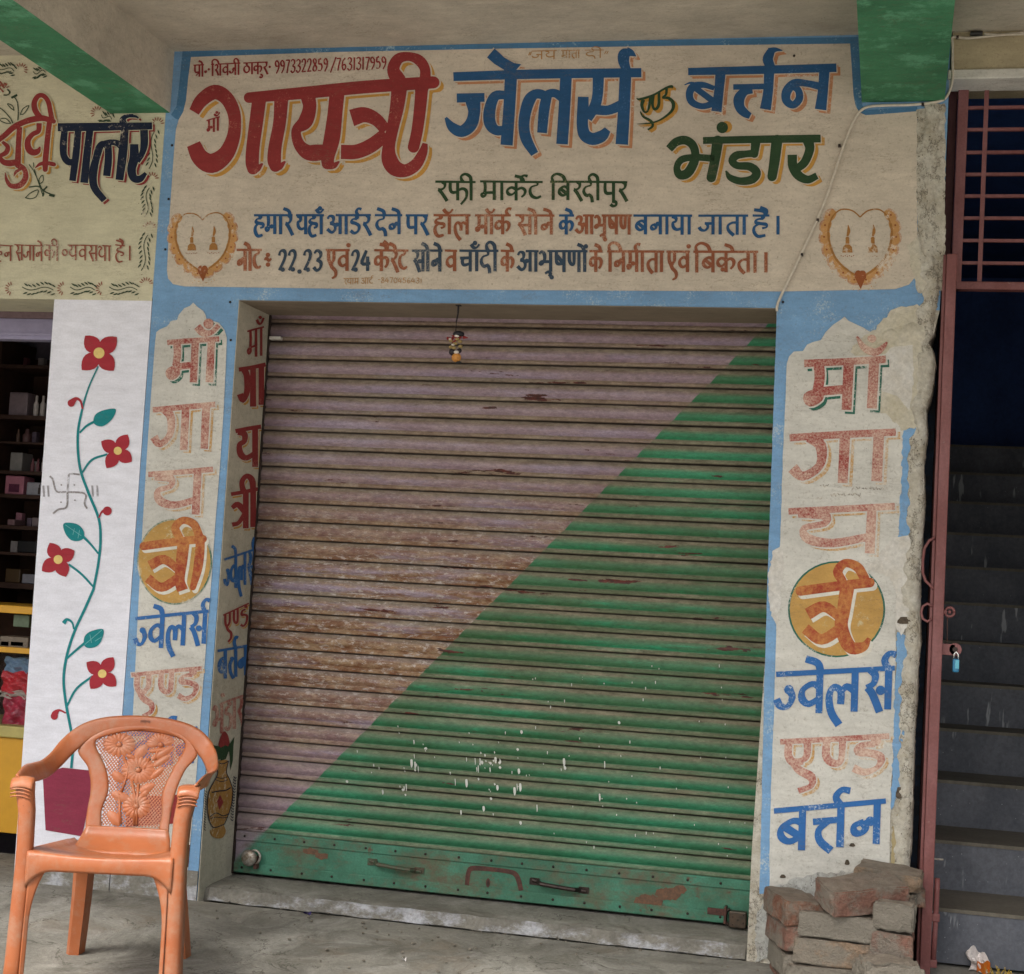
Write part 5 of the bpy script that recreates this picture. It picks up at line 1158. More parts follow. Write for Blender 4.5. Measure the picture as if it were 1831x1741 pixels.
for (x0, y0, x1, y1, col, lab, cat) in its:
    a = onY(x0, y1, CY + .05); b = onY(x1, y0, CY + .05); f = MB(); cols = col + (1,)
    def cl(u, v, a=a, b=b):
        x = a.x + (b.x - a.x)*u; z = a.z + (b.z - a.z)*v; return (x, CY + .05 - .012*math.sin(u*7 + v*3)*math.sin(v*9 + 1), z + .004*math.sin(u*11))
    if cat in ('bag', 'cloth', 'packets', 'paper'): f.grid(cl, 16, 10); f.box(a.x, CY + .075, a.z, b.x, CY + .2, b.z - .004); o = f.build(cat, plain('goods_' + cat + str(y0), cols, .3, .5, .25, 25, .6), smooth=False)
    else: f.box(a.x, CY + .045, a.z, b.x, CY + .14, b.z); o = bevel(f.build(cat, plain('goods_' + cat + str(y0), cols, .5)), .003)
    tag(o, lab, cat)
# step down in front of the counter
f = MB(); f.box(-2.2, .02, -.2, -.72, .5, -.058); tag(f.build('parlour_floor', m_floor), 'cement floor of the parlour', kind='structure')
# ------------------------------------------------------------------ terracotta plastic armchair
def chair_mat():
    s = NT('terracotta_plastic'); c = s.mix(s.ramp(s.noise(5, 4, .6), .35, .65), (.39, .122, .046, 1), (.31, .092, .034, 1))
    d = s.ramp(s.noise(14, 6, .75, off=(3, 3, 1)), .48, .66, 0, .6); c = s.mix(d, c, (.33, .19, .125, 1))
    sp = s.math('MULTIPLY', s.ramp(s.vor(60), .05, .1, 1, 0), s.ramp(s.noise(9, 2), .58, .62, 0, .8)); c = s.mix(sp, c, (.06, .03, .02, 1))
    s.bump(s.noise(300, 2), .05, .0005); s.b.inputs['Subsurface Weight'].default_value = .0
    return s.fin(c, s.ramp(s.noise(9, 6, .7), .3, .7, .28, .6), .45)
m_ch = chair_mat()
CO = Vector((.21, -1.0, -.085)); CX = -.022
ch_ = empty('plastic_armchair', tuple(CO), 'terracotta plastic armchair with flower relief in its open lattice back', 'chair', rz=R(16))
def cb(mb, name, par=None, smooth=True, bv=0, solid=0):
    o = mb.build(name, m_ch, par or ch_, smooth=smooth, world=False)
    if par is None: pass
    if solid:
        q = o.modifiers.new('s', 'SOLIDIFY'); q.thickness = solid; q.offset = 0
    if bv: bevel(o, bv)
    return o
def yb(z, x=0): return .068 + .28 * z - .35 * (x - CX)**2 * 1.0     # back surface, slightly wrapped
# outer band: arm front - back arch - arm front; section = width vector across
half = [(-.232, -.225, .575, .048), (-.238, -.12, .585, .052), (-.240, -.02, .580, .052), (-.240, .09, .578, .050), (-.230, .17, .596, .050), (-.205, .215, .634, .052), (-.160, .242, .674, .050), (-.095, .256, .696, .046), (0, .262, .704, .044)]
path = [(CX + x, y, z, w_) for x, y, z, w_ in half] + [(CX - x, y, z, w_) for x, y, z, w_ in reversed(half[:-1])]
def cm4(P, n):
    out = []
    for i in range(len(P)-1):
        p0 = P[max(i-1, 0)]; p1 = P[i]; p2 = P[i+1]; p3 = P[min(i+2, len(P)-1)]
        for j in range(n):
            t = j/n; out.append(tuple(.5*((2*p1[k]) + (-p0[k]+p2[k])*t + (2*p0[k]-5*p1[k]+4*p2[k]-p3[k])*t*t + (-p0[k]+3*p1[k]-3*p2[k]+p3[k])*t**3) for k in range(4)))
    out.append(P[-1]); return out
C4 = cm4(path, 6); f = MB(); vs = []; NW = 8
for i, (x, y, z, w_) in enumerate(C4):
    a = Vector(C4[max(i-1, 0)][:3]); b = Vector(C4[min(i+1, len(C4)-1)][:3]); t = (b - a).normalized()
    # width direction: on the arch it lies in the back plane; on the arms it tips outward and down
    cen = Vector((CX, .12, .40)); d = (Vector((x, y, z)) - cen); d.y *= .25; wdir = (d - t * d.dot(t)).normalized()
    if abs(x - CX) > .2: wdir = (wdir + Vector((0, 0, .9))).normalized(); wdir = (wdir - t * wdir.dot(t)).normalized()
    nrm = t.cross(wdir).normalized()
    for k in range(NW + 1):
        u = k/NW*2 - 1; vs.append(Vector((x, y, z)) + wdir * u * w_/2 + nrm * (.0045 * (1 - abs(u)**4)))
fs = [(i*(NW+1)+j, (i+1)*(NW+1)+j, (i+1)*(NW+1)+j+1, i*(NW+1)+j+1) for i in range(len(C4)-1) for j in range(NW)]
f.add(vs, fs); cb(f, 'back_rim', solid=.006)
# back frame between rim and panel: loft from panel outline to outer curve
panel = [(-.106, .405), (-.112, .45), (-.100, .51), (-.115, .57), (-.155, .645), (-.10, .672), (-.02, .687), (.06, .680), (.112, .652), (.082, .575), (.060, .51), (.066, .45), (.062, .405)]
outer = [(-.150, .370), (-.152, .44), (-.150, .51), (-.166, .57), (-.200, .625), (-.115, .690), (-.02, .700), (.07, .694), (.150, .632), (.118, .575), (.098, .51), (.090, .44), (.092, .370)]
def cm2(P, n): return [(q[0], q[1]) for q in catmull([(a, b, 0) for a, b in P], n)]
IN = cm2(panel, 6); OU = cm2(outer, 6); f = MB(); vs = []
for (a, b), (c, d) in zip(IN, OU):
    for k in range(7):
        t = k/6; x = a + (c-a)*t; z = b + (d-b)*t; vs.append((x, yb(z, x) - .0035*(1 - (2*t-1)**4) - .003, z))
fs = [(i*7+j, (i+1)*7+j, (i+1)*7+j+1, i*7+j+1) for i in range(len(IN)-1) for j in range(6)]
f.add(vs, fs)
# lower apron of the back, running down to the seat
def ap(u, v):
    xa, xb = (-.148 - .022*v), (.090 + .022*v); x = xa + (xb-xa)*u; z = .409 - .064*v; y = yb(z, x) - .013 - .075*v*v*v
    return (x, y, z)
f.grid(ap, 20, 10)
bf = cb(f, 'back_frame', solid=.006)
# woven looking lattice, real strips with real holes
def inside(x, z, P):
    c = False; n_ = len(P); j = n_-1
    for i in range(n_):
        if (P[i][1] > z) != (P[j][1] > z) and x < (P[j][0]-P[i][0])*(z-P[i][1])/(P[j][1]-P[i][1]) + P[i][0]: c = not c
        j = i
    return c
f = MB()
for sgn in (-1, 1):
    k = -70
    while k < 90:
        off = k * .0095; k += 1; run = []
        for i in range(0, 66):
            z = .400 + i * .0045; x = CX + off - sgn * (z - .54) * .85
            if inside(x, z, IN): run.append((x, z))
            else:
                if len(run) > 1:
                    vs = []
                    for (a, b) in run: vs += [(a - .0021, yb(b, a) + .001*sgn, b), (a + .0021, yb(b, a) + .001*sgn, b)]
                    f.add(vs, [(2*q, 2*q+1, 2*q+3, 2*q+2) for q in range(len(run)-1)])
                run = []
cb(f, 'lattice', smooth=False, solid=.002)
# moulded flowers
def relief_pt(px, py):   # zoom 3.476 of the photograph on the back plane, chair frame
    c, s_ = math.cos(R(16)), math.sin(R(16)); rt = Matrix(((c, s_, 0), (-s_, c, 0), (0, 0, 1)))
    C_ = rt @ (CAM - CO); D_ = rt @ ray(px/3.476, 1240 + py/3.476); t = ((.068) - (C_.y - .28*C_.z)) / (D_.y - .28*D_.z); p = C_ + D_*t; return p
def petal(mb, a, b, wd_, h):
    a = Vector(a); b = Vector(b); d = b - a; L_ = d.length; d.normalize(); nn = Vector((0, -1, .28)).normalized(); sd_ = d.cross(nn)
    vs = []
    for i in range(7):
        t = i/6; ww = wd_ * (math.sin(math.pi * min(1, .12 + t*.80)) ** .7)
        for j in range(5):
            u = j/4*2 - 1; vs.append(a + d*L_*t + sd_*ww*u + nn*(.003 + h*(1 - u*u)*math.sin(math.pi*(.15 + .8*t))))
    mb.add(vs, [(i*5+j, (i+1)*5+j, (i+1)*5+j+1, i*5+j+1) for i in range(6) for j in range(4)])
f = MB()
def daisy(cx, cy, r, n_=16, a0=0, a1=360, ry=.75):
    c_ = relief_pt(cx, cy)
    for k in range(n_):
        an = R(a0 + (a1-a0)*k/n_); q = relief_pt(cx + r*math.cos(an), cy + r*ry*math.sin(an)); e = c_.lerp(q, .22)
        petal(f, e, q, (q-c_).length*.235, .0045)
    f.ball(c_ + Vector((0, -.005, 0)), .0095, .006, .008, 10, 6)
daisy(742, 318, 102, 16); daisy(862, 475, 104, 18, ry=.82); daisy(1000, 318, 88, 11, 180, 360, .8); daisy(848, 700, 88, 16, ry=.9)
for (a, b, w_) in (((845, 400), (912, 325), .016), ((790, 385), (850, 405), .008), ((945, 410), (1080, 330), .012), ((960, 450), (1060, 385), .011), ((770, 545), (700, 490), .014), ((940, 525), (1020, 460), .011), ((870, 610), (960, 565), .013), ((800, 660), (695, 620), .015), ((880, 640), (930, 590), .010), ((750, 815), (672, 735), .016), ((930, 360), (1060, 345), .008)):
    petal(f, relief_pt(*a), relief_pt(*b), w_, .005)
for q in ([(770,390),(800,470),(780,540),(755,610)], [(820,540),(840,640),(835,815)], [(862,560),(855,660),(850,815)], [(745,620),(745,720),(750,810)], [(930,400),(900,470)], [(985,345),(965,410)]):
    f.tube([relief_pt(*p) + Vector((0, -.004, 0)) for p in q], .0042, 6)
cb(f, 'flower_relief', bf)
# maker's stamp on the crown of the back
f = MB(); c_ = relief_pt(905, 172) + Vector((0, -.012, 0))
for k in range(7):
    f.box(c_.x - .012 + k*.0042, c_.y - .003, c_.z - .004 + .002*((k*5) % 3), c_.x - .0105 + k*.0042, c_.y - .001, c_.z + .005)
o = f.build('stamp', plain('stamp_grey', (.20, .10, .07, 1)), ch_, world=False)
# seat: dished, rolled front edge
f = MB()
def seat(u, v):
    x0 = -.192 + .03*v; x1 = .196 - .03*v; x = CX + x0 + (x1-x0)*u; y = -.245 + .42*v; s_ = math.sin(math.pi*u)
    z = .402 - .034*v - .034*(s_**.5)*math.sin(math.pi*min(1, v*.62 + .06)) - .008*s_*(1-v)**3
    if v < .06: z -= .006*(1 - v/.06)**2; y += .0
    return (x, y, z)
f.grid(seat, 24, 28); cb(f, 'seat', solid=.006)
# front apron with rounded shoulders running into the legs
f = MB()
def apron(u, v):
    x = CX - .192 + .388*u; top = .399 - .010*math.sin(math.pi*u); e = abs(2*u-1)
    low = .349 if e < .6 else .349 - .045*((e-.6)/.4)**2.4
    z = top + (low - top)*v; y = -.247 - .004*math.sin(math.pi*v); return (x, y, z)
f.grid(apron, 48, 6); cb(f, 'front_apron', solid=.006)
for sd_ in (-1, 1):
    f = MB()
    def apside(u, v):
        x = CX + sd_*(.205 - .03*u); y = -.22 + .39*u; top = .399 - .032*u; e = abs(2*u-1); low = .352 if e < .6 else .352 - .05*((e-.6)/.4)**2; return (x, y, top + (low-top)*v)
    f.grid(apside, 24, 4); cb(f, 'side_apron', solid=.006)
# front legs: broad L-shaped posts that carry the arms
for sd_ in (-1, 1):
    f = MB(); rows = [(-.0, .205, .256), (.10, .203, .250), (.25, .2, .246), (.36, .196, .243), (.42, .198, .243), (.50, .200, .246), (.548, .206, .256), (.572, .208, .262), (.588, .214, .262)]
    vs = []
    for (z, a, b) in rows:
        a0, b0 = a - .019, b - .029 ; yf = -.238 - .012*(1 - z/.6) + (.018 if z > .58 else .006 if z > .565 else 0)
        xo = CX + sd_*(b0 + .008); xi = CX + sd_*(a0 + .008); dep = .055 if z < .40 else .05
        vs += [(xi, yf + .030, z), (xi, yf + .006, z), (xi + sd_*.006, yf, z), (xi*.5 + xo*.5, yf - .002, z), (xo - sd_*.006, yf, z), (xo, yf + .006, z), (xo + sd_*.002, yf + dep, z)]
    f.add(vs, [(i*7+j, (i+1)*7+j, (i+1)*7+j+1, i*7+j+1) for i in range(len(rows)-1) for j in range(6)])
    leg = cb(f, 'leg', smooth=True, solid=.005)
    # inner flange that widens into the apron
    f = MB()
    def fla(u, v):
        z = .0 + .36*u; wv = .010 + .040*max(0, (u-.55)/.45)**2.2; xi = CX + sd_*(.186 + .0 + .004*(1-u)); return (xi - sd_*wv*v, -.243 - .010*(1-u) + .008*v, z)
    f.grid(fla, 24, 4); cb(f, 'leg_flange', solid=.004)
    # arm front cap with raised ribs
    f = MB(); xm = CX + sd_*.222
    def cap_(u, v):
        a_ = R(-5 + 100*u); return (xm + (v-.5)*.058 + 0*sd_, -.243 + .030 - .030*math.cos(a_) - .0, .568 + .022*math.sin(a_) - .0 - .006*(2*v-1)**2)
    f.grid(cap_, 10, 8); ac = cb(f, 'arm_front', solid=.006)
    for k in range(4):
        f = MB(); z = .572 - k*.0095
        f.tube([(xm + (t-.5)*.054, -.2445 - .0015*math.cos((t-.5)*3) + (0.004 if k == 0 else 0), z - .006*(2*t-1)**2 + .004*sd_*(t-.5)) for t in [q/6 for q in range(7)]], .0022, 6); cb(f, 'rib', ac)
    # rear leg: channel, splayed backward
    f = MB(); vs = []
    for i in range(9):
        t = i/8; z = .358*(1-t); y = .165 + .125*t + .01*math.sin(t*3); xc = CX + sd_*(.125 + .035*t); wd_ = .027 - .005*t
        vs += [(xc - wd_, y + .03, z), (xc - wd_, y + .002, z), (xc - wd_*.6, y - .010, z), (xc + wd_*.6, y - .012, z), (xc + wd_, y + .03, z)]
    f.add(vs, [(i*5+j, (i+1)*5+j, (i+1)*5+j+1, i*5+j+1) for i in range(8) for j in range(4)]); cb(f, 'leg', solid=.005, smooth=False)
# ------------------------------------------------------------------ stairway
st = empty('staircase', (2.9, .15, 0), 'dusty dark cement staircase going up behind the iron gate', 'staircase')
def step_mat(name, a, b, drips=True):
    s = NT(name); c = s.mix(s.ramp(s.noise(4, 6, .7, stretch=(1, 1, .6)), .35, .65), a, b); c = s.mul(c, s.ramp(s.noise(60, 4, .75), .3, .7, .8, 1.2))
    if drips:
        v = s.noise(30, 3, .6, stretch=(1, 1, .14), off=(3, 0, 1)); g = s.math('MULTIPLY', s.ramp(v, .62, .66, 0, .7), s.ramp(s.noise(3.6, 2), .53, .58)); c = s.mix(g, c, (.4, .42, .44, 1))
        q = s.math('MULTIPLY', s.ramp(s.vor(45), .05, .09, .8, 0), s.ramp(s.noise(5, 2, off=(2, 2, 2)), .5, .56)); c = s.mix(q, c, (.38, .4, .42, 1))
    s.bump(s.noise(40, 5), .3, .004); return s.fin(c, .7, .3)
m_ris = step_mat('slate_grey_paint', (.075, .082, .10, 1), (.125, .132, .155, 1)); m_tre = step_mat('dusty_tread', (.10, .09, .07, 1), (.15, .135, .11, 1), False)
Ys = [.15, .51, .90, 1.24, 1.52]; z = -.02; Y = .15
for i in range(12):
    Y0 = Ys[i] if i < len(Ys) else Ys[-1] + .26*(i - len(Ys) + 1); Y1 = Ys[i+1] if i + 1 < len(Ys) else Y0 + .26
    h = .172 if i == 0 else .165
    f = MB(); f.m = 0; f.box(2.41, Y0, z, 4.2, Y0 + .03, z + h - .012); f.m = 1; f.box(2.41, Y0 - .004, z + h - .012, 4.2, Y1 + .03, z + h)
    o = f.build('step', [m_ris, m_tre], st); z += h
f = MB(); f.box(2.395, -.0, -.3, 4.5, .6, -.03); tag(f.build('gateway_floor', m_floor), 'dirty cement floor at the foot of the stairs', kind='structure')
sw = empty('stairwell', (2.9, 3.5, 0), 'dark blue painted stairwell walls behind the gate', 'stairwell')
m_navyw = step_mat('ink_blue_wall', (.014, .04, .14, 1), (.022, .06, .20, 1), False); m_swl = wallpaint('splashed_blue_wall', (.10, .16, .28, 1), wear=.5, wscale=12, under=(.08, .09, .11, 1))
f = MB(); f.box(2.36, .302, -.3, 2.408, 6, ZT); f.build('left_wall', m_swl, sw)
f = MB(); f.box(2.0, 4.2, -.3, 4.6, 4.3, ZT + .5); f.box(4.2, .3, -.3, 4.3, 4.3, ZT); f.build('back_wall', m_navyw, sw)
f = MB(); f.box(2.41, .302, ZT - .03, 4.19, 3.74, ZT - .005); f.build('stair_ceiling', m_navyw, sw)
f = MB(); f.box(2.408, 3.74, -.3, 4.2, 3.8, ZT); f.build('landing_wall', m_navyw, sw)
f = MB(); f.box(3.6, .0, -.3, 7, .3, 2.833); f.build('far_right_pier', m_pier, shop)

# ------------------------------------------------------------------ iron gate frame with fixed grille above
def iron():
    s = NT('maroon_iron_paint'); c = s.mix(s.ramp(s.noise(7, 5, .7, stretch=(1, 1, .5)), .4, .62), (.155, .050, .047, 1), (.21, .085, .085, 1))
    c = s.mul(c, s.ramp(s.noise(120, 3, .7), .3, .7, .85, 1.15)); q = s.ramp(s.noise(22, 6, .8), .64, .7, 0, .7); c = s.mix(q, c, (.28, .2, .18, 1)); s.bump(s.noise(90, 4), .25, .002); return s.fin(c, .55, .4)
m_irn = iron()
gt = empty('iron_gate', (2.8, .12, 0), 'maroon iron gate with barred transom and one leaf swung open', 'gate')
GY = .12
def gx(px, py, Y=GY): return onY(px, py, Y)
f = MB(); f.box(2.404, GY + .01, -.03, 2.432, GY + .09, 2.83); bevel(f.build('door_jamb', plain('dark_maroon_wood', (.07, .025, .025, 1), .7), gt), .003)  # jamb in a darker maroon than the gate iron
f = MB(); a = gx(1704, 140); b = gx(1720, 515); f.box(2.433, GY - .02, 2.140, 2.466, GY + .02, 2.846); bevel(f.build('frame_stile', m_irn, gt), .003)
f = MB(); f.box(2.433, GY - .021, 2.819, 3.6, GY + .021, 2.8455); bevel(f.build('frame_rail', m_irn, gt), .003)
f = MB(); f.box(2.433, GY - .021, 2.140, 3.6, GY + .021, 2.166); bevel(f.build('frame_rail', m_irn, gt), .003)
for z in (2.745, 2.672, 2.596, 2.523, 2.451, 2.378, 2.304, 2.230):
    f = MB(); f.box(2.45, GY - .006, z - .005, 3.6, GY + .006, z + .005); f.build('grille_bar', m_irn, gt)
for k in range(7):
    x = 2.516 + k * .155; f = MB(); f.box(x, GY - .012, 2.15, x + .014, GY - .0065, 2.83); f.build('grille_bar', m_irn, gt)
# open leaf: its stile near us, the sheet running back into the dark
T1 = onY(1700, 455, -.03); B1 = onY(1650, 1760, -.03)
leafg = MB(); dx = T1.x - B1.x
def post(mb, x0, x1, y0, y1):
    vs = []
    for (p, zz_) in ((B1, B1.z), (T1, T1.z)):
        vs += [(p.x + x0, y0, zz_), (p.x + x1, y0, zz_), (p.x + x1, y1, zz_), (p.x + x0, y1, zz_)]
    mb.add(vs, [(0, 3, 2, 1), (4, 5, 6, 7), (0, 1, 5, 4), (1, 2, 6, 5), (2, 3, 7, 6), (3, 0, 4, 7)])
post(leafg, -.012, .020, -.045, -.010); stile = leafg.build('leaf_stile', m_irn, gt); bevel(stile, .003)
f = MB(); post(f, -.022, -.0125, -.030, .012); bevel(f.build('leaf_flange', m_irn, gt), .002)
f = MB(); post(f, -.004, .004, -.0095, .75); f.build('leaf_sheet', m_irn, gt)
def g3(px, py, Y=-.035): return onY(px, py, Y)
f = MB(); q = [(1672, 961), (1662, 966), (1653, 980), (1650, 1002), (1650, 1024), (1655, 1038), (1664, 1047), (1671, 1054)]; f.tube([g3(*p) for p in q], .0045, 8); f.build('handle', m_irn, gt, smooth=True)
f = MB(); q = [(1668, 1084), (1658, 1079), (1650, 1084), (1647, 1095), (1650, 1106), (1658, 1111), (1667, 1106)]; f.tube([g3(*p) for p in q], .0042, 8); f.build('ring', m_irn, gt, smooth=True)
c_ = g3(1698, 1094, -.02); f = MB(); f.tube([c_ + Vector((.014*math.cos(t), 0, .014*math.sin(t))) for t in [R(a) for a in range(0, 361, 24)]], .0045, 8); f.tube([g3(1683, 1094, -.02), g3(1693, 1094, -.02)], .009, 8); f.ball(c_, .006); f.build('latch_eye', m_irn, gt, smooth=True)
f = MB(); f.tube([g3(1694, 1102, -.02), g3(1693.5, 1148, -.02)], .0014, 6); f.build('wire', m_rust, gt)
f = MB(); a = g3(1682, 1150, -.02); b = g3(1708, 1172, -.02); f.box(a.x, -.024, b.z, b.x, -.018, a.z); e_ = g3(1708, 1161, -.021); f.cyl((e_.x, -.024, e_.z), (0, 1, 0), .020, .006, 18); bevel(f.build('hasp', m_irn, gt), .002)
f = MB(); e2 = g3(1708, 1161, -.026); f.cyl((e2.x, -.0255, e2.z), (0, 1, 0), .008, .001, 14); f.build('hasp_hole', m_dark, gt)
# blue padlock
pk = g3(1709, 1188, -.03); lk = empty('padlock', tuple(pk), 'small blue padlock hanging from the maroon gate hasp', 'padlock')
f = MB(); f.box(pk.x - .010, -.042, pk.z - .024, pk.x + .010, -.020, pk.z + .018); bevel(f.build('lock_body', plain('blue_enamelled_lock', (.02, .16, .30, 1), .3, .5, .2, 60), lk), .005, 3)
f = MB(); f.box(pk.x - .002, -.0428, pk.z - .012, pk.x + .009, -.0421, pk.z + .014); f.build('lock_label', plain('pale_blue_print', (.12, .42, .55, 1), .4), lk)
f = MB(); f.tube([(pk.x - .007, -.031, pk.z + .016), (pk.x - .006, -.031, pk.z + .032), (pk.x, -.031, pk.z + .040), (pk.x + .006, -.031, pk.z + .032), (pk.x + .007, -.031, pk.z + .016)], .003, 8); f.build('shackle', metal('bright_steel', (.7, .7, .7, 1), (.5, .5, .5, 1), .25, .9), lk, smooth=True)
# tower bolt by the foot of the leaf
f = MB(); q = [onY(1676, 1570, -.02), onY(1675, 1600, -.02), onY(1672, 1660, -.02), onY(1668, 1728, -.02)]; f.tube(q, .0085, 10); f.build('drop_bolt', m_irn, gt, smooth=True)
for (px, py) in ((1673, 1640), (1668, 1722)):
    p = onY(px, py, -.02); f = MB(); f.box(p.x - .03, -.032, p.z - .012, p.x + .012, -.008, p.z + .012); bevel(f.build('bolt_bracket', m_irn, gt), .003)
p = onY(1676, 1536, -.02); f = MB(); f.tube([p + Vector((-.022, 0, .0)), p + Vector((.018, -.004, .001))], .003, 6); f.build('bolt_handle', m_steel, gt)

# ------------------------------------------------------------------ pile of loose bricks at the foot of the right pier
def brick_mat(name, a, b, dust):
    s = NT(name); c = s.mix(s.ramp(s.noise(9, 5, .7), .38, .62), a, b); c = s.mul(c, s.ramp(s.noise(60, 6, .8), .3, .7, .62, 1.25))
    d = s.ramp(s.noise(12, 6, .7, off=(4, 4, 4)), .58 - dust*.3, .70 - dust*.3, 0, .85); c = s.mix(d, c, (.23, .21, .175, 1))
    nz = s.sep(s.n('ShaderNodeNewGeometry').outputs['Normal'])[2]; up = s.ramp(nz, .5, .9, 0, .85); c = s.mix(up, c, s.mix(s.ramp(s.noise(30, 5), .4, .6), (.20, .165, .13, 1), (.26, .22, .175, 1)))
    ck = s.noise(8, 6, .75, off=(2, 8, 1)); ck = s.math('MULTIPLY', s.ramp(s.math('ABSOLUTE', s.math('SUBTRACT', ck, .5)), 0, .008, .7, 0), s.ramp(s.noise(6, 2), .5, .6)); c = s.mix(ck, c, (.06, .04, .03, 1))
    s.bump(s.math('ADD', s.noise(30, 7, .75), s.math('MULTIPLY', s.noise(150, 3), .4)), 1.0, .016); return s.fin(c, .92, .2)
BM = [brick_mat('orange_red_brick', (.23, .11, .075, 1), (.28, .155, .105, 1), .45), brick_mat('grey_mortared_brick', (.20, .17, .14, 1), (.26, .23, .19, 1), 1.0), brick_mat('pink_brown_brick', (.26, .14, .105, 1), (.21, .11, .085, 1), .45), brick_mat('buff_brick', (.33, .24, .165, 1), (.28, .20, .14, 1), .5)]
import bmesh
from mathutils import noise as mnoise
def brick(cx, cy, cz, rz, L_, W_, H_, mat, label, rx=0, ry=0, seed=0, rough=1.):
    bm = bmesh.new(); bmesh.ops.create_cube(bm, size=1)
    bmesh.ops.scale(bm, vec=(L_, W_, H_), verts=bm.verts)
    bmesh.ops.bevel(bm, geom=list(bm.edges), offset=.0035*rough, segments=2, affect='EDGES')
    bmesh.ops.subdivide_edges(bm, edges=list(bm.edges), cuts=5, use_grid_fill=True)
    for v in bm.verts:
        n_ = mnoise.noise_vector(v.co * 16 + Vector((seed*7.1, seed*3.3, seed))); n2 = mnoise.noise_vector(v.co * 55 + Vector((seed*2.1, 0, 0)))
        v.co += n_ * .0060 * rough + n2 * .0026 * rough
        # knocked corner
        k_ = Vector((L_/2*(1 if seed % 2 else -1), -W_/2, H_/2*(1 if seed % 3 else -1))); d = (v.co - k_).length
        if d < .035: v.co += (Vector((0, 0, 0)) - k_).normalized() * (.035 - d) * .5
    me = bpy.data.meshes.new('brick'); bm.to_mesh(me); bm.free()
    o = link('brick', me, mat); o.location = (cx, cy, cz); o.rotation_euler = (rx, ry, rz); tag(o, label, 'brick', 'loose bricks stacked at the foot of the right pier'); return o
# front stack (stretchers facing us)
brick(2.176, -.245, .142, R(-1), .233, .115, .072, BM[1], 'grey mortared brick in the middle of the front stack, just under the tilted one', seed=1)
brick(2.158, -.240, .062, R(0), .228, .115, .074, BM[3], 'buff brick second from the top in the front stack', seed=2)
brick(2.146, -.245, -.018, R(1), .232, .115, .076, BM[1], 'grey cement stained brick third from the top in the front stack', seed=3)
brick(2.150, -.240, -.096, R(-1), .232, .115, .076, BM[2], 'lowest brick of the front stack, at the bottom edge of the picture', seed=4)
# left stack, long sides turned to the shutter
for k, (zz_, mt_, lab) in enumerate(((.163, BM[0], 'orange red brick on top of the left stack beside the shutter'), (.086, BM[2], 'pink brown brick second in the left stack beside the shutter'), (.008, BM[1], 'grey brick third in the left stack beside the shutter'), (-.070, BM[2], 'brick at the bottom of the left stack beside the shutter'))):
    brick(2.032 + .006*k, -.148, zz_, R(110 - 2*k), .250, .115, .073, mt_, lab, seed=5+k)
# right stack
for k, (zz_, mt_, lab) in enumerate(((.190, BM[1], 'thick grey brick at the top of the right stack by the gate'), (.105, BM[2], 'dark red brick in the right stack by the gate'), (.026, BM[2], 'shadowed brick low in the right stack by the gate'), (-.052, BM[1], 'bottom brick of the right stack by the gate'))):
    brick(2.338 - .004*k, -.20, zz_, R(88), .23, .118, .074 if k else .082, mt_, lab, seed=10+k, rough=1.4 if k == 0 else 1)
brick(2.236, -.235, .236, R(28), .245, .13, .078, BM[2], 'tilted pinkish brick lying across the top of the pile', rx=R(12), ry=R(-5), seed=20, rough=1.3)
brick(2.318, -.075, .270, R(-8), .20, .11, .055, BM[3], 'buff broken brick at the very back of the pile against the pier', rx=R(6), ry=R(4), seed=21, rough=1.3)
brick(2.325, -.05, .215, R(2), .20, .10, .055, BM[0], 'reddish brick half hidden behind the top of the pile', seed=22)
brick(2.195, -.06, .140, R(5), .16, .10, .07, BM[2], 'brick hidden deep in the middle of the pile', seed=23)
brick(2.19, -.06, .06, R(2), .17, .10, .075, BM[1], 'brick buried low in the middle of the pile', seed=24)
brick(2.325, -.40, .035, R(14), .17, .13, .10, BM[1], 'rounded grey rubble lump at the bottom right of the pile', seed=25, rough=2.6)

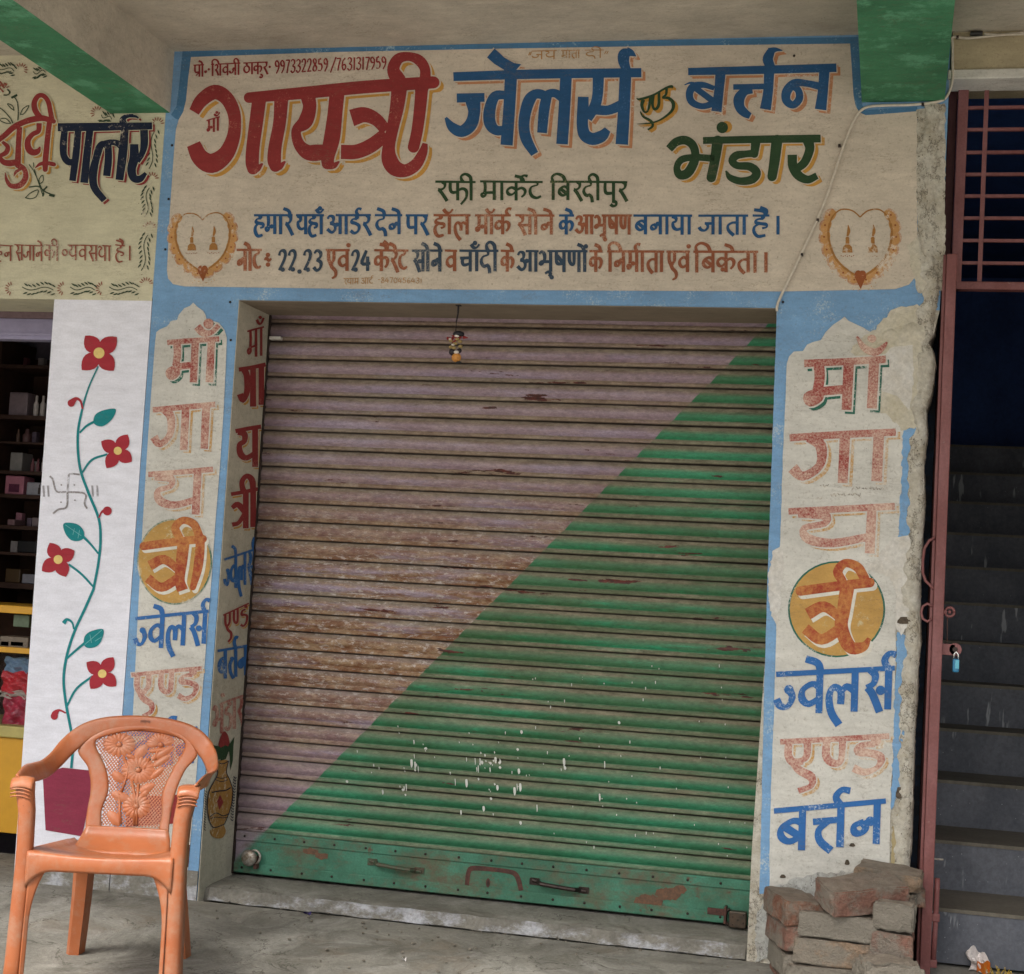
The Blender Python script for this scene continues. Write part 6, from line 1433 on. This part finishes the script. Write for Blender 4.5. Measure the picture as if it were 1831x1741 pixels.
# ------------------------------------------------------------------ litter
p = onZ(1745, 1735, -.03); pk_ = empty('snack_packet', tuple(p), 'crumpled white and orange snack packet at the foot of the stairs', 'packet')
f = MB()
def cr(u, v): return (p.x - .025 + .06*u + .01*math.sin(v*7), p.y - .03 + .02*math.sin(u*6+v*5) + .02*v, p.z + .004 + .075*v*(1-.5*u) + .008*math.sin(u*11)*math.sin(v*8))
f.grid(cr, 10, 10); f.build('wrapper', plain('white_foil', (.65, .6, .58, 1), .3, .5, .3, 30, .8), pk_)
f = MB(); f.grid(lambda u, v: (p.x + .0 + .04*u, p.y - .045 + .01*math.sin(u*9), p.z + .003 + .035*v + .005*math.sin(u*7+v*9)), 8, 6); f.build('printed_flap', plain('orange_print', (.50, .14, .02, 1), .35), pk_)
f = MB(); rr = random.Random(6)
for k in range(26): a = Vector((p.x + .04 + rr.uniform(0, .07), p.y - .05 + rr.uniform(-.02, .02), p.z)); f.tube([a, a + Vector((rr.uniform(-.02, .02), rr.uniform(-.01, .01), rr.uniform(.01, .03)))], .0012, 4)
tag(f.build('straw_bits', plain('yellow_straw', (.45, .30, .04, 1))), 'bits of yellow straw beside the snack packet', kind='stuff')
for (px, py, col, lab, sz) in ((549, 1634, (.03, .02, .10), 'tiny dark blue paper scrap on the floor below the sill', .014), (582, 1739, (.62, .6, .58), 'white paper scrap at the bottom edge of the floor', .014), (722, 1712, (.45, .43, .42), 'small pale grit crumb on the cement floor', .008)):
    q = onZ(px, py, floor_z(-.2) if py > 1700 else -.05); q.z = floor_z(q.y) + .004; f = MB(); f.grid(lambda u, v: (q.x + (u-.5)*sz*2, q.y + (v-.5)*sz, q.z + .006*math.sin(u*5)*math.sin(v*4+1)), 5, 4)
    tag(f.build('paper_scrap', plain('scrap_%d' % px, col + (1,), .6)), lab, 'litter')
f = MB(); rr = random.Random(12)
for k in range(150):
    x = rr.uniform(-.3, 2.0); y = rr.choice([rr.uniform(-.6, .02), rr.uniform(-.02, .045)]); s_ = rr.uniform(.0015, .004); f.ball((x, y, floor_z(y) + s_*.4), s_, s_*rr.uniform(.7, 1.3), s_*.7, 6, 4)
for k in range(70):
    x = rr.uniform(-.2, 1.9); y = rr.uniform(-.6, -.02); s_ = rr.uniform(.003, .0075); f.ball((x, y, floor_z(y) + s_*.4), s_, s_*rr.uniform(.7, 1.3), s_*.6, 6, 4)
for k in range(60):
    x = rr.uniform(1.85, 2.5); y = rr.uniform(-.4, -.1); s_ = rr.uniform(.002, .008); f.ball((x, y, floor_z(y) + s_*.4), s_, s_*rr.uniform(.7, 1.3), s_*.7, 6, 4)
tag(f.build('grit', BM[1]), 'grit and mortar crumbs scattered on the floor', kind='stuff')
# nails and screw heads along the blue border
f = MB()
for (x, y) in ((308, 260), (302, 356), (296, 446), (412, 540), (1400, 540), (413, 608), (1420, 100)):
    p = onY(x, y, 0); f.ball((p.x, -.003, p.z), .0045, .004, .0045, 8, 5)
f.build('nail_heads', m_dark, header)
